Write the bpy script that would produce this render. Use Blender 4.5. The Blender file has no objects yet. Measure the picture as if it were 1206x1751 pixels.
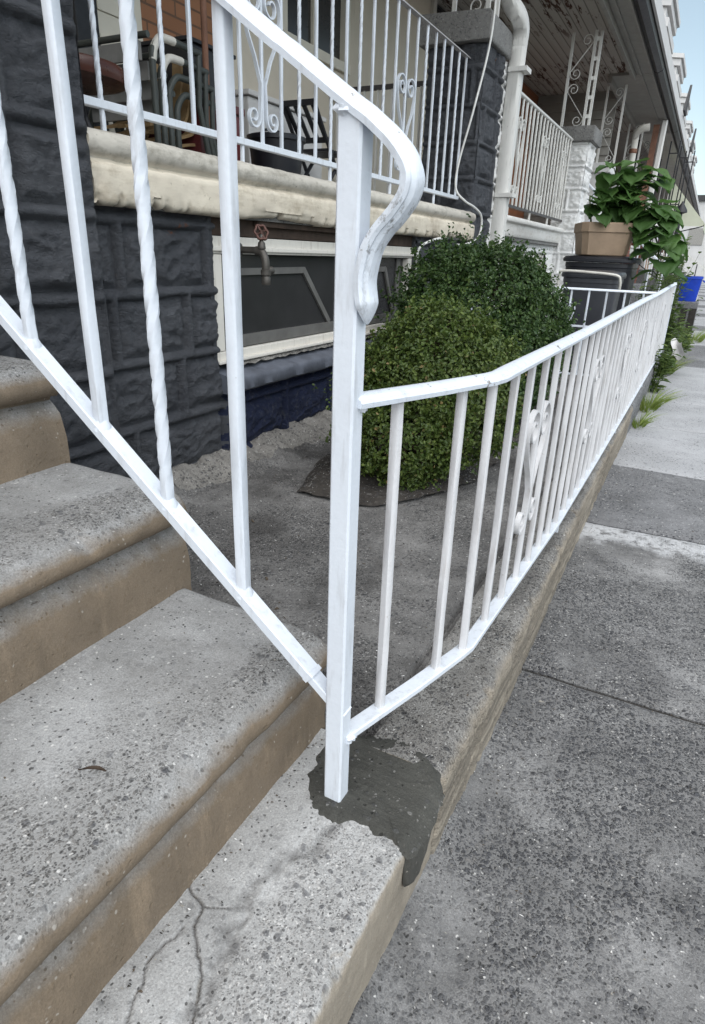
import bpy, bmesh, math, random
from mathutils import Vector, Matrix, noise

# ------------------------------------------------------------------ camera, sky, sun, exposure
H = 1.12                      # eye height above the sidewalk; heights below are measured from the eye
C = bpy.context.scene.collection
S = bpy.context.scene
R = math.radians

cam_d = bpy.data.cameras.new('camera')
cam = bpy.data.objects.new('camera', cam_d)
C.objects.link(cam)
right = Vector((0.884, 0.467, 0.032)).normalized()
fwd = Vector((-0.421, 0.824, -0.380)).normalized()
right = (right - fwd * right.dot(fwd)).normalized()
upv = right.cross(fwd)
M3 = Matrix((right, upv, -fwd)).transposed()
cam.matrix_world = Matrix.Translation((0, 0, H)) @ M3.to_4x4()
cam_d.sensor_fit = 'VERTICAL'
cam_d.sensor_height = 36.0
cam_d.sensor_width = 24.8
cam_d.lens = 36.0 * 1080.4 / 1751.0
cam_d.clip_start = 0.02
cam_d.clip_end = 3000
S.camera = cam

SUN_EL = R(62)
SUN_AZ = R(150)               # compass style: 0 = +Y, 90 = +X ; soft light from the street side
sd = Vector((math.sin(SUN_AZ) * math.cos(SUN_EL), math.cos(SUN_AZ) * math.cos(SUN_EL), math.sin(SUN_EL)))
W = bpy.data.worlds.new('World')
S.world = W
W.use_nodes = True
wn = W.node_tree
bg = wn.nodes['Background']
sky = wn.nodes.new('ShaderNodeTexSky')
sky.sky_type = 'NISHITA'
sky.sun_disc = False
sky.sun_elevation = SUN_EL
sky.sun_rotation = SUN_AZ
sky.air_density = 1.0
sky.dust_density = 0.6
sky.ozone_density = 1.0
hs_ = wn.nodes.new('ShaderNodeHueSaturation')
hs_.inputs['Saturation'].default_value = 0.64
hs_.inputs['Hue'].default_value = 0.475
wn.links.new(sky.outputs[0], hs_.inputs['Color'])
wn.links.new(hs_.outputs[0], bg.inputs[0])
bg.inputs[1].default_value = 0.05
sun_d = bpy.data.lights.new('sun', 'SUN')
sun_d.energy = 1.35
sun_d.angle = R(110)
sun_d.color = (1.0, 0.97, 0.93)
sun = bpy.data.objects.new('sun', sun_d)
C.objects.link(sun)
sun.location = (0, 0, 20)
sun.rotation_euler = (-sd).to_track_quat('-Z', 'Y').to_euler()
S.view_settings.view_transform = 'Standard'
S.view_settings.look = 'None'
S.view_settings.exposure = 1.84
S.view_settings.gamma = 1.0
S.view_settings.use_curve_mapping = False

random.seed(7)
rnd = random.random
uni = random.uniform

# ------------------------------------------------------------------ helpers: objects
ORG = {}


def thing(name, label, cat, loc=(0, 0, 0), group=None):
    o = bpy.data.objects.new(name, None)
    o.empty_display_size = 0.1
    C.objects.link(o)
    o.location = (loc[0], loc[1], loc[2] + H)
    ORG[o.name] = Vector(o.location)
    o['label'] = label
    o['category'] = cat
    if group:
        o['group'] = group
    return o


def org(o):
    return ORG[o.name] if o else Vector((0, 0, 0))


class MB:
    def __init__(s):
        s.v = []
        s.f = []
        s.m = []
        s.att = {}

    def face(s, idx, mi=0):
        s.f.append(tuple(idx))
        s.m.append(mi)

    def box(s, x0, x1, y0, y1, z0, z1, mi=0):
        n = len(s.v)
        for z in (z0, z1):
            for (x, y) in ((x0, y0), (x1, y0), (x1, y1), (x0, y1)):
                s.v.append((x, y, z))
        for q in ((3, 2, 1, 0), (4, 5, 6, 7), (0, 1, 5, 4), (1, 2, 6, 5), (2, 3, 7, 6), (3, 0, 4, 7)):
            s.face([n + i for i in q], mi)

    def obox(s, c, ax, ay, az, mi=0):
        """oriented box: centre and three half-axis vectors"""
        n = len(s.v)
        c = Vector(c); ax = Vector(ax); ay = Vector(ay); az = Vector(az)
        for k in (-1, 1):
            for (i, j) in ((-1, -1), (1, -1), (1, 1), (-1, 1)):
                s.v.append(tuple(c + ax * i + ay * j + az * k))
        for q in ((3, 2, 1, 0), (4, 5, 6, 7), (0, 1, 5, 4), (1, 2, 6, 5), (2, 3, 7, 6), (3, 0, 4, 7)):
            s.face([n + i for i in q], mi)

    def sweep(s, path, prof, side=None, twist=None, scale=None, closed=True, caps=True, mi=0, jit=0.0):
        """sweep a 2-D profile (side, up) along a path; side = fixed side vector or None"""
        P = [Vector(p) for p in path]
        n0 = len(s.v)
        np_ = len(prof)
        prev = None
        for i, p in enumerate(P):
            if i == 0:
                t = P[1] - P[0]
            elif i == len(P) - 1:
                t = P[-1] - P[-2]
            else:
                a = (P[i] - P[i - 1]).normalized()
                b = (P[i + 1] - P[i]).normalized()
                t = a + b
                if t.length < 1e-6:
                    t = b
            t = t.normalized()
            k = 1.0
            if side is not None:
                sv = Vector(side)
                sv = (sv - t * sv.dot(t)).normalized()
            else:
                if prev is None:
                    sv = t.orthogonal().normalized()
                else:
                    sv = (prev - t * prev.dot(t)).normalized()
                prev = sv
            u = t.cross(sv)
            if i == 0:
                sgn = -1.0 if (side is not None and u.z < -0.1) else 1.0
            u = u * sgn
            tw = twist(i / (len(P) - 1)) if twist else 0.0
            sc = scale(i / (len(P) - 1)) if scale else 1.0
            ca, sa = math.cos(tw), math.sin(tw)
            for (a, b) in prof:
                a2 = (a * ca - b * sa) * sc
                b2 = (a * sa + b * ca) * sc
                q = p + sv * a2 + u * b2
                if jit:
                    q = q + Vector(noise.noise_vector(q * 45)) * jit
                s.v.append(tuple(q))
        for i in range(len(P) - 1):
            for j in range(np_ if closed else np_ - 1):
                j2 = (j + 1) % np_
                a = n0 + i * np_
                b = a + np_
                s.face((a + j, a + j2, b + j2, b + j), mi)
        if caps and closed:
            s.face([n0 + j for j in range(np_)][::-1], mi)
            s.face([n0 + (len(P) - 1) * np_ + j for j in range(np_)], mi)
    def tube(s, path, r, n=8, mi=0, scale=None, caps=True):
        s.sweep(path, [(r * math.cos(2 * math.pi * k / n), r * math.sin(2 * math.pi * k / n)) for k in range(n)],
                scale=scale, mi=mi, caps=caps)

    def lathe(s, prof, c, n=24, mi=0, axis='z'):
        n0 = len(s.v)
        for (r, z) in prof:
            for k in range(n):
                a = 2 * math.pi * k / n
                if axis == 'z':
                    s.v.append((c[0] + r * math.cos(a), c[1] + r * math.sin(a), c[2] + z))
                elif axis == 'x':
                    s.v.append((c[0] + z, c[1] + r * math.cos(a), c[2] + r * math.sin(a)))
                else:
                    s.v.append((c[0] + r * math.sin(a), c[1] + z, c[2] + r * math.cos(a)))
        for i in range(len(prof) - 1):
            for k in range(n):
                k2 = (k + 1) % n
                a = n0 + i * n
                s.face((a + k, a + k2, a + n + k2, a + n + k), mi)
        s.face([n0 + k for k in range(n)][::-1], mi)
        s.face([n0 + (len(prof) - 1) * n + k for k in range(n)], mi)

    def grid(s, fn, nu, nv, mi=0, skip=None, flipn=False):
        n0 = len(s.v)
        for i in range(nu + 1):
            for j in range(nv + 1):
                s.v.append(tuple(fn(i / nu, j / nv)))
        for i in range(nu):
            for j in range(nv):
                if skip and skip((i + .5) / nu, (j + .5) / nv):
                    continue
                a = n0 + i * (nv + 1) + j
                q = (a, a + nv + 1, a + nv + 2, a + 1)
                m_ = mi((i + .5) / nu, (j + .5) / nv) if callable(mi) else mi
                s.face(q[::-1] if flipn else q, m_)
        return n0

    def prism(s, pts, ax, d0, d1, mi=0):
        """polygon pts (2-D) extruded along axis ax between d0 and d1"""
        n0 = len(s.v)
        for d in (d0, d1):
            for (a, b) in pts:
                s.v.append({'x': (d, a, b), 'y': (a, d, b), 'z': (a, b, d)}[ax])
        n = len(pts)
        s.face([n0 + k for k in range(n)][::-1], mi)
        s.face([n0 + n + k for k in range(n)], mi)
        for k in range(n):
            k2 = (k + 1) % n
            s.face((n0 + k, n0 + k2, n0 + n + k2, n0 + n + k), mi)

    def build(s, name, mats, parent=None, smooth=None, bevel=0.0, seg=2, recalc=True, base=None):
        me = bpy.data.meshes.new(name)
        if parent is not None:
            o_ = org(parent)
        elif base is not None:
            o_ = Vector((base[0], base[1], base[2] + H))
        else:
            o_ = Vector((0, 0, 0))
        vv = [(x - o_.x, y - o_.y, z + H - o_.z) for (x, y, z) in s.v]
        me.from_pydata(vv, [], s.f)
        if not isinstance(mats, (list, tuple)):
            mats = [mats]
        for m in mats:
            me.materials.append(m)
        me.polygons.foreach_set('material_index', s.m)
        for k, vals in s.att.items():
            a = me.attributes.new(k, 'FLOAT', 'POINT')
            a.data.foreach_set('value', vals)
        if recalc or bevel:
            bm = bmesh.new()
            bm.from_mesh(me)
            if recalc:
                bmesh.ops.recalc_face_normals(bm, faces=bm.faces)
            if bevel:
                es = [e for e in bm.edges if len(e.link_faces) == 2 and e.calc_face_angle(0) > R(35)]
                bmesh.ops.bevel(bm, geom=es, offset=bevel, segments=seg, affect='EDGES', profile=0.6, clamp_overlap=True)
            bm.to_mesh(me)
            bm.free()
        if smooth is not None:
            me.polygons.foreach_set('use_smooth', [True] * len(me.polygons))
            if smooth < 179:
                me.set_sharp_from_angle(angle=R(smooth))
        me.update()
        o = bpy.data.objects.new(name, me)
        C.objects.link(o)
        if parent is not None:
            o.parent = parent
        elif base is not None:
            o.location = o_
        ORG[o.name] = Vector(o_)
        return o


def tag(o, label, cat, group=None):
    o['label'] = label
    o['category'] = cat
    if group:
        o['group'] = group
    return o


def structure(o):
    o['kind'] = 'structure'
    return o


def copy_tree(o, parent=None):
    c = o.copy()
    C.objects.link(c)
    if parent is not None:
        c.parent = parent
    ORG[c.name] = Vector(ORG[o.name])
    for ch in list(o.children):
        copy_tree(ch, c)
    return c


def fbm(p, o=4):
    return noise.fractal(p, 1.0, 2.0, o)


def sq(w, h=None, c=0.0):
    h = w if h is None else h
    a, b = w / 2, h / 2
    if c:
        return [(-a + c, -b), (a - c, -b), (a, -b + c), (a, b - c), (a - c, b), (-a + c, b), (-a, b - c), (-a, -b + c)]
    return [(-a, -b), (a, -b), (a, b), (-a, b)]


def smooth_path(pts, n=6):
    """Catmull-Rom through points"""
    P = [Vector(p) for p in pts]
    out = []
    for i in range(len(P) - 1):
        p0 = P[max(i - 1, 0)]; p1 = P[i]; p2 = P[i + 1]; p3 = P[min(i + 2, len(P) - 1)]
        for k in range(n):
            t = k / n
            out.append(0.5 * ((2 * p1) + (p2 - p0) * t + (2 * p0 - 5 * p1 + 4 * p2 - p3) * t * t + (3 * p1 - p0 - 3 * p2 + p3) * t ** 3))
    out.append(P[-1])
    return out


# ------------------------------------------------------------------ helpers: materials
class NT:
    def __init__(s, name):
        s.m = bpy.data.materials.new(name)
        s.m.use_nodes = True
        s.t = s.m.node_tree
        s.b = s.t.nodes['Principled BSDF']
        s.co = s.t.nodes.new('ShaderNodeTexCoord').outputs['Object']

    def n(s, typ, ins=None, out=0, **props):
        nd = s.t.nodes.new('ShaderNode' + typ)
        for k, v in props.items():
            setattr(nd, k, v)
        for k, v in (ins or {}).items():
            sock = nd.inputs[k]
            if hasattr(v, 'is_output') or isinstance(v, bpy.types.NodeSocket):
                s.t.links.new(v, sock)
            else:
                sock.default_value = v
        return nd.outputs[out]

    def noise(s, scale, detail=5, rough=0.6, vec=None, dist=0.0, out=0):
        return s.n('TexNoise', {'Vector': vec or s.co, 'Scale': scale, 'Detail': detail, 'Roughness': rough, 'Distortion': dist}, out)

    def vor(s, scale, out='Distance', vec=None, feature='F1'):
        return s.n('TexVoronoi', {'Vector': vec or s.co, 'Scale': scale}, out, feature=feature)

    def math(s, op, a, b=0.0, c=0.0, clamp=False):
        return s.n('Math', {0: a, 1: b, 2: c}, operation=op, use_clamp=clamp)

    def ramp(s, fac, stops, interp='LINEAR'):
        nd = s.t.nodes.new('ShaderNodeValToRGB')
        nd.color_ramp.interpolation = interp
        el = nd.color_ramp.elements
        while len(el) < len(stops):
            el.new(0.5)
        for e, (p, c) in zip(el, stops):
            e.position = p
            if isinstance(c, (int, float)):
                c = (c, c, c)
            e.color = (c[0], c[1], c[2], 1)
        s.t.links.new(fac, nd.inputs[0])
        return nd.outputs[0]

    def mix(s, fac, a, b, mode='MIX'):
        nd = s.t.nodes.new('ShaderNodeMix')
        nd.data_type = 'RGBA'
        nd.blend_type = mode
        for k, v in ((0, fac), (6, a), (7, b)):
            if isinstance(v, bpy.types.NodeSocket):
                s.t.links.new(v, nd.inputs[k])
            elif k == 0:
                nd.inputs[k].default_value = v
            else:
                nd.inputs[k].default_value = (v[0], v[1], v[2], 1)
        return nd.outputs[2]

    def bump(s, h, strength=0.5, dist=0.01, normal=None):
        ins = {'Height': h, 'Strength': strength, 'Distance': dist}
        if normal is not None:
            ins['Normal'] = normal
        return s.n('Bump', ins)

    def done(s, col, rough=0.8, nrm=None, spec=0.4, metal=0.0):
        for k, v in (('Base Color', col), ('Roughness', rough), ('Normal', nrm), ('Specular IOR Level', spec), ('Metallic', metal)):
            if v is None:
                continue
            if isinstance(v, bpy.types.NodeSocket):
                s.t.links.new(v, s.b.inputs[k])
            elif k == 'Base Color':
                s.b.inputs[k].default_value = (v[0], v[1], v[2], 1)
            else:
                s.b.inputs[k].default_value = v
        return s.m


def sr(r, g, b):
    f = lambda c: (c / 255 / 12.92) if c <= 10 else ((c / 255 + 0.055) / 1.055) ** 2.4
    return (f(r), f(g), f(b))


def paint(name, col, wear=0.15, dirt=(0.22, 0.2, 0.18), rough=0.38, bump=0.25, scale=1.0, scuff=False):
    """brushed gloss paint with a few chips and grime"""
    t = NT(name)
    n1 = t.noise(14 * scale, 6, 0.65)
    n2 = t.noise(90 * scale, 4, 0.6)
    n3 = t.noise(3.0 * scale, 3, 0.5)
    c = t.mix(t.ramp(n3, [(0.3, 0.0), (0.75, 1.0)]), [x * 0.94 for x in col], col)
    c = t.mix(t.math('MULTIPLY', t.ramp(n2, [(0.45, 0), (0.75, 1)]), 0.14), c, [x * 0.7 for x in col])
    sp = t.math('ADD', t.math('MULTIPLY', n1, 0.6), t.math('MULTIPLY', n2, 0.4))
    chips = t.ramp(sp, [(0.70 - wear * 0.35, 0.0), (0.74 - wear * 0.35, 1.0)])
    c = t.mix(chips, c, dirt)
    if scuff:
        a_ = t.n('Attribute', {}, 'Fac', attribute_name='scuff')
        sc_ = t.ramp(t.noise(1.0, 7, 0.75, vec=t.n('Mapping', {'Vector': t.co, 'Scale': (55, 120, 40)})), [(0.53, 0), (0.60, 1)])
        c = t.mix(t.math('MULTIPLY', t.math('MULTIPLY', sc_, a_), 0.75), c, (0.16, 0.155, 0.15))
    drip = t.noise(10, 4, 0.6, vec=t.n('Mapping', {'Vector': t.co, 'Scale': (6, 6, 0.8)}))
    c = t.mix(t.math('MULTIPLY', t.ramp(drip, [(0.54, 0), (0.72, 1)]), 0.28), c, dirt)
    b = t.bump(t.math('ADD', t.math('MULTIPLY', n2, 0.6), t.math('MULTIPLY', t.noise(30 * scale, 2), 1.0)), bump, 0.004)
    return t.done(c, t.ramp(n1, [(0.2, rough - 0.08), (0.8, rough + 0.15)]), b, 0.45)


def concrete(name, light, dark, side=None, agg=0.35, s1=70, s2=170, stones=None, patch=2.2, bump=0.6, wear=False, spread=0.5, rough=0.9, expo=False, strata=False, big=False, trowel=False):
    """weathered concrete: tone patches, exposed pebbles in two sizes, grit, dirt on the upright faces"""
    t = NT(name)
    wob = t.n('VectorMath', {0: t.co, 1: t.n('VectorMath', {0: t.noise(40, 2, 0.5, out=1), 'Scale': 0.014}, operation='SCALE')}, operation='ADD')
    big = t.noise(patch, 6, 0.62)
    mid = t.noise(patch * 6, 7, 0.7)
    fine = t.noise(330, 4, 0.75)
    tone = t.math('ADD', t.math('MULTIPLY', big, 0.62), t.math('MULTIPLY', mid, 0.38))
    c = t.mix(t.ramp(tone, [(0.38, 0.0), (0.60, 1.0)]), dark, light)
    where = t.ramp(t.math('ADD', t.math('MULTIPLY', t.noise(patch * 1.4, 5, 0.6, vec=t.n('VectorMath', {0: t.co, 1: (5.3, 2.1, 8.8)}, operation='ADD')), 0.75),
                          t.math('MULTIPLY', mid, 0.25)), [(0.5 - 0.12 * spread - agg * 0.16, 0.0), (0.5 + 0.2 * spread - agg * 0.16, 1.0)])
    if big:
        where = t.ramp(t.math('ADD', t.math('MULTIPLY', t.noise(2.6, 6, 0.68, vec=t.n('VectorMath', {0: t.co, 1: (2.3, 7.1, 1.8)}, operation='ADD')), 0.8), t.math('MULTIPLY', mid, 0.2)), [(0.40, 0.1), (0.55, 1.0)])
    if expo:
        where = t.math('MULTIPLY', t.n('Attribute', {}, 'Fac', attribute_name='expo'), t.math('MULTIPLY_ADD', where, 0.6, 0.4))
    # where the skin is worn off the binder itself is darker
    c = t.mix(t.math('MULTIPLY', where, 0.55), c, [x * (1.05 if expo else 0.85) for x in dark])
    hgt = None
    st = stones or [(0.0, (0.05, 0.05, 0.055)), (0.3, (0.09, 0.085, 0.085)), (0.55, (0.17, 0.155, 0.14)), (0.75, (0.26, 0.25, 0.24)), (0.93, (0.5, 0.49, 0.47))]
    for sc, thr in ((s1, 1 - agg * 0.75), (s2, 1 - agg * 0.9)):
        d = t.vor(sc, 'Distance', wob)
        cc = t.vor(sc, 'Color', wob)
        sep = t.n('SeparateColor', {0: cc})
        nd = sep.node
        on = t.math('GREATER_THAN', nd.outputs[0], thr)
        shape = t.ramp(d, [(0.34, 1.0), (0.50, 0.0)])
        mk = t.math('MULTIPLY', t.math('MULTIPLY', on, shape), t.math('MULTIPLY_ADD', where, 0.93, 0.07))
        stone = t.ramp(nd.outputs[1], st, 'CONSTANT')
        c = t.mix(t.math('MULTIPLY', mk, 0.95), c, stone)
        h = t.math('MULTIPLY', mk, 0.5 if sc == s1 else 0.3)
        hgt = h if hgt is None else t.math('ADD', hgt, h)
    if big:                       # scattered large river pebbles
        for sc, thr in ((44, 0.74), (62, 0.70)):
            d = t.vor(sc, 'Distance', wob)
            nd = t.n('SeparateColor', {0: t.vor(sc, 'Color', wob)}).node
            mk = t.math('MULTIPLY', t.math('MULTIPLY', t.math('GREATER_THAN', nd.outputs[0], thr), t.ramp(d, [(0.20, 1.0), (0.30, 0.0)])), t.math('MULTIPLY_ADD', where, 0.8, 0.2))
            c = t.mix(t.math('MULTIPLY', mk, 0.85), c, t.ramp(nd.outputs[1], [(0.0, (0.05, 0.051, 0.058)), (0.45, (0.085, 0.087, 0.097)), (0.72, (0.14, 0.14, 0.145)), (0.9, (0.27, 0.26, 0.25)), (0.98, (0.5, 0.49, 0.47))], 'CONSTANT'))
            hgt = t.math('ADD', hgt, t.math('MULTIPLY', mk, 0.7))
    # sparse pale and dark grit, and dark grime in blotches
    sv = t.vor(150, 'Distance', wob)
    sn = t.n('SeparateColor', {0: t.vor(150, 'Color', wob)}).node
    dot = t.ramp(sv, [(0.26, 1.0), (0.36, 0.0)])
    amt = 0.25 if agg < 0.2 else 0.9
    c = t.mix(t.math('MULTIPLY', t.math('MULTIPLY', dot, t.math('GREATER_THAN', sn.outputs[0], 0.95)), amt), c, (0.62, 0.61, 0.59))
    c = t.mix(t.math('MULTIPLY', t.math('MULTIPLY', dot, t.math('LESS_THAN', sn.outputs[1], 0.10)), amt), c, (0.045, 0.044, 0.044))
    gr = t.ramp(t.math('ADD', t.math('MULTIPLY', t.noise(patch * 1.9, 7, 0.72, vec=t.n('VectorMath', {0: t.co, 1: (9.1, 4.7, 3.3)}, operation='ADD')), 0.8), t.math('MULTIPLY', mid, 0.2)), [(0.53, 0.0), (0.66, 1.0)])
    if agg > 0.2:
        c = t.mix(t.math('MULTIPLY', gr, 0.42), c, [x * 0.42 for x in dark])
    # pits
    pit = t.vor(95, 'Distance', wob)
    prnd = t.n('SeparateColor', {0: t.vor(95, 'Color', wob)}).node.outputs[2]
    pm = t.math('MULTIPLY', t.math('GREATER_THAN', prnd, 0.9), t.ramp(pit, [(0.16, 1.0), (0.3, 0.0)]))
    c = t.mix(t.math('MULTIPLY', pm, 0.7), c, [x * 0.22 for x in dark])
    c = t.mix(t.math('MULTIPLY', t.ramp(fine, [(0.35, 1.0), (0.6, 0.0)]), 0.45), c, [x * 0.45 for x in dark])
    c = t.mix(t.math('MULTIPLY', t.ramp(fine, [(0.6, 0.0), (0.75, 1.0)]), 0.4), c, [min(1, x * 1.45) for x in light])
    if side is not None:
        nz = t.n('SeparateXYZ', {0: t.n('NewGeometry', {}, 'Normal')}, 2)
        k = t.ramp(t.math('ADD', nz, t.math('MULTIPLY', t.math('SUBTRACT', mid, 0.5), 0.5)), [(0.35, 1.0), (0.85, 0.0)])
        sc_ = t.mix(t.ramp(t.noise(7, 6, 0.7), [(0.35, 0), (0.65, 1)]), [x * 0.72 for x in side], side)
        stv = t.noise(5, 6, 0.7, vec=t.n('Mapping', {'Vector': t.co, 'Scale': (3.0, 3.0, 0.5)}))
        sc_ = t.mix(t.math('MULTIPLY', t.ramp(stv, [(0.56, 0), (0.70, 1)]), 0.5), sc_, [x * 1.7 for x in side])
        sc_ = t.mix(t.math('MULTIPLY', t.ramp(stv, [(0.30, 1), (0.44, 0)]), 0.55), sc_, [x * 0.5 for x in side])
        if strata:
            lay = t.noise(1.0, 5, 0.7, vec=t.n('Mapping', {'Vector': t.co, 'Scale': (20.0, 1.3, 48.0)}))
            sc_ = t.mix(t.ramp(lay, [(0.42, 0), (0.50, 1)]), [x * 0.6 for x in side], sc_)
            sc_ = t.mix(t.math('MULTIPLY', t.ramp(lay, [(0.54, 0), (0.66, 1)]), 0.5), sc_, (0.62, 0.54, 0.43))
        sc_ = t.mix(t.math('MULTIPLY', t.ramp(fine, [(0.4, 1), (0.62, 0)]), 0.35), sc_, [x * 0.5 for x in side])
        sc_ = t.mix(t.math('MULTIPLY', t.math('MULTIPLY', t.ramp(t.vor(120, 'Distance', wob), [(0.2, 1), (0.32, 0)]), t.math('GREATER_THAN', t.n('SeparateColor', {0: t.vor(120, 'Color', wob)}), 0.955)), 0.5), sc_, (0.5, 0.47, 0.42))
        c = t.mix(t.math('MULTIPLY', k, 0.9), c, sc_)
    if big:
        wa = t.n('Attribute', {}, 'Fac', attribute_name='wash')
        c = t.mix(t.math('MULTIPLY', wa, t.ramp(mid, [(0.36, 0.0), (0.52, 1.0)])), c, (0.5, 0.505, 0.515))
    if trowel:
        tr_ = t.noise(1.0, 5, 0.65, vec=t.n('Mapping', {'Vector': t.co, 'Rotation': (0, 0, 0.5), 'Scale': (9, 70, 9)}), dist=0.6)
        c = t.mix(t.math('MULTIPLY', t.ramp(tr_, [(0.5, 0), (0.72, 1)]), 0.2), c, [x * 1.6 for x in light])
        c = t.mix(t.math('MULTIPLY', t.ramp(tr_, [(0.28, 1), (0.45, 0)]), 0.2), c, [x * 0.6 for x in dark])
        hgt = t.math('ADD', hgt, t.math('MULTIPLY', tr_, 0.7))
    if wear:
        a = t.n('Attribute', {}, 'Fac', attribute_name='wear')
        c = t.mix(t.math('MULTIPLY', a, 0.85), c, (0.045, 0.042, 0.04))
    hh = t.math('ADD', hgt, t.math('ADD', t.math('MULTIPLY', fine, 0.35), t.math('MULTIPLY', mid, 0.5)))
    hh = t.math('SUBTRACT', hh, t.math('MULTIPLY', pm, 0.6))
    return t.done(c, rough, t.bump(hh, bump, 0.006), 0.3)


def plain(name, col, rough=0.6, var=0.18, scale=8, bump=0.1, metal=0.0, spec=0.4, bscale=60):
    t = NT(name)
    n1 = t.noise(scale, 6, 0.65)
    c = t.mix(t.ramp(n1, [(0.3, 0), (0.7, 1)]), [x * (1 - var) for x in col], [min(1, x * (1 + var)) for x in col])
    return t.done(c, t.ramp(t.noise(scale * 3, 3), [(0.2, max(0.03, rough - 0.08)), (0.8, min(1, rough + 0.08))]), t.bump(t.noise(bscale, 4), bump, 0.004), spec, metal)


def brick(name, col, mortar, bw=0.2, bh=0.065, rot=None, axis='YZ'):
    t = NT(name)
    sp = t.n('SeparateXYZ', {0: t.co}).node
    v = t.n('CombineXYZ', {0: sp.outputs[1 if axis[0] == 'Y' else 0], 1: sp.outputs[2], 2: 0.0})
    bk = t.t.nodes.new('ShaderNodeTexBrick')
    t.t.links.new(v, bk.inputs['Vector'])
    bk.inputs['Color1'].default_value = (*[x * 0.82 for x in col], 1)
    bk.inputs['Color2'].default_value = (*[x * 1.12 for x in col], 1)
    bk.inputs['Mortar'].default_value = (*mortar, 1)
    bk.inputs['Scale'].default_value = 1.0
    bk.inputs['Mortar Size'].default_value = 0.006
    bk.inputs['Brick Width'].default_value = bw
    bk.inputs['Row Height'].default_value = bh
    n1 = t.noise(18, 5)
    c = t.mix(0.25, bk.outputs[0], t.mix(n1, [x * 0.6 for x in col], [x * 1.2 for x in col]))
    b = t.bump(t.math('ADD', t.math('MULTIPLY', bk.outputs[1], -1.0), t.math('MULTIPLY', n1, 0.3)), 0.6, 0.006)
    return t.done(c, 0.85, b, 0.3)


def leafmat(name, c1, c2, c3, rough=0.45, trans=0.25, dry=0.0):
    t = NT(name)
    r_ = t.n('NewGeometry', {}, 'Random Per Island')
    stops = [(0.0, c1), (0.5, c2), (1.0 - dry - 0.001, c3)]
    if dry:
        stops.append((1.0 - dry, (0.28, 0.2, 0.09)))
    c = t.ramp(r_, stops)
    n = t.noise(6, 4)
    c = t.mix(t.ramp(n, [(0.35, 0), (0.65, 1)]), c, t.mix(0.45, c, c1))
    t.b.inputs['Subsurface Weight'].default_value = 0.0
    m = t.done(c, rough, None, 0.4)
    tr = t.t.nodes.new('ShaderNodeBsdfTranslucent')
    t.t.links.new(c, tr.inputs[0])
    mx = t.t.nodes.new('ShaderNodeMixShader')
    mx.inputs[0].default_value = trans
    out = t.t.nodes['Material Output']
    t.t.links.new(t.b.outputs[0], mx.inputs[1])
    t.t.links.new(tr.outputs[0], mx.inputs[2])
    t.t.links.new(mx.outputs[0], out.inputs[0])
    return m


def glass(name, col=(0.02, 0.022, 0.026), rough=0.06, spec=0.6):
    t = NT(name)
    return t.done(t.mix(t.noise(3, 3), [x * 0.6 for x in col], [x * 1.5 for x in col]), rough, t.bump(t.noise(5, 2), 0.03, 0.01), spec)


M = {}
M['white'] = paint('sky_tinted_white_metal_paint', (0.705, 0.75, 0.815), wear=0.10, rough=0.34, scale=1.5, bump=0.16)  # white paint; the blue of the skylight is mixed into its colour
M['white_bar'] = paint('white_baluster_paint', (0.70, 0.70, 0.715), wear=0.2, rough=0.42, scale=2.0, bump=0.25, dirt=(0.3, 0.24, 0.19))
M['white_worn'] = paint('sky_tinted_worn_white_metal_paint', (0.68, 0.73, 0.80), wear=0.28, rough=0.4, scale=1.6, bump=0.22)  # worn white, with the skylight's blue cast put into the colour
M['white_scuffed'] = paint('sky_tinted_scuffed_white_metal_paint', (0.68, 0.73, 0.80), wear=0.28, rough=0.4, scale=1.6, bump=0.22, scuff=True)  # same skylight blue in the base colour; the scuffs are wear
M['white_old'] = paint('old_white_paint', (0.70, 0.69, 0.66), wear=0.2, rough=0.5)
M['white_trim'] = paint('cream_window_paint', (0.72, 0.69, 0.63), wear=0.16, rough=0.5, dirt=(0.25, 0.2, 0.15))
M['dark_rail'] = paint('dark_rail_paint', (0.06, 0.055, 0.055), wear=0.1, rough=0.5)
M['tread'] = concrete('step_concrete', (0.42, 0.42, 0.418), (0.25, 0.247, 0.24), side=(0.225, 0.168, 0.112), agg=0.75, s1=165, s2=330, bump=0.55, patch=3.2, expo=True,
                       stones=[(0.0, (0.05, 0.048, 0.047)), (0.35, (0.11, 0.105, 0.098)), (0.6, (0.19, 0.18, 0.17)), (0.8, (0.3, 0.29, 0.28)), (0.93, (0.55, 0.54, 0.52))])
M['slab'] = concrete('bottom_slab_concrete', (0.54, 0.54, 0.535), (0.33, 0.328, 0.322), side=(0.38, 0.325, 0.255), agg=0.9, s1=170, s2=320, bump=0.5, wear=True, patch=4.0, expo=True,
                     stones=[(0.0, (0.10, 0.098, 0.098)), (0.22, (0.2, 0.195, 0.19)), (0.45, (0.32, 0.31, 0.30)), (0.68, (0.45, 0.44, 0.43)), (0.88, (0.62, 0.61, 0.59))])
M['kerb'] = concrete('kerb_concrete', (0.43, 0.42, 0.40), (0.19, 0.182, 0.17), side=(0.38, 0.33, 0.265), agg=0.8, s1=160, s2=300, bump=1.0, patch=4.5, strata=True)
M['floor'] = concrete('areaway_concrete', (0.34, 0.332, 0.322), (0.135, 0.131, 0.127), agg=0.9, s1=120, s2=240, bump=0.9, patch=2.6, wear=True,
                      stones=[(0.0, (0.05, 0.05, 0.055)), (0.35, (0.1, 0.1, 0.1)), (0.6, (0.18, 0.17, 0.165)), (0.82, (0.28, 0.27, 0.26)), (0.955, (0.52, 0.51, 0.5))])
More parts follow.
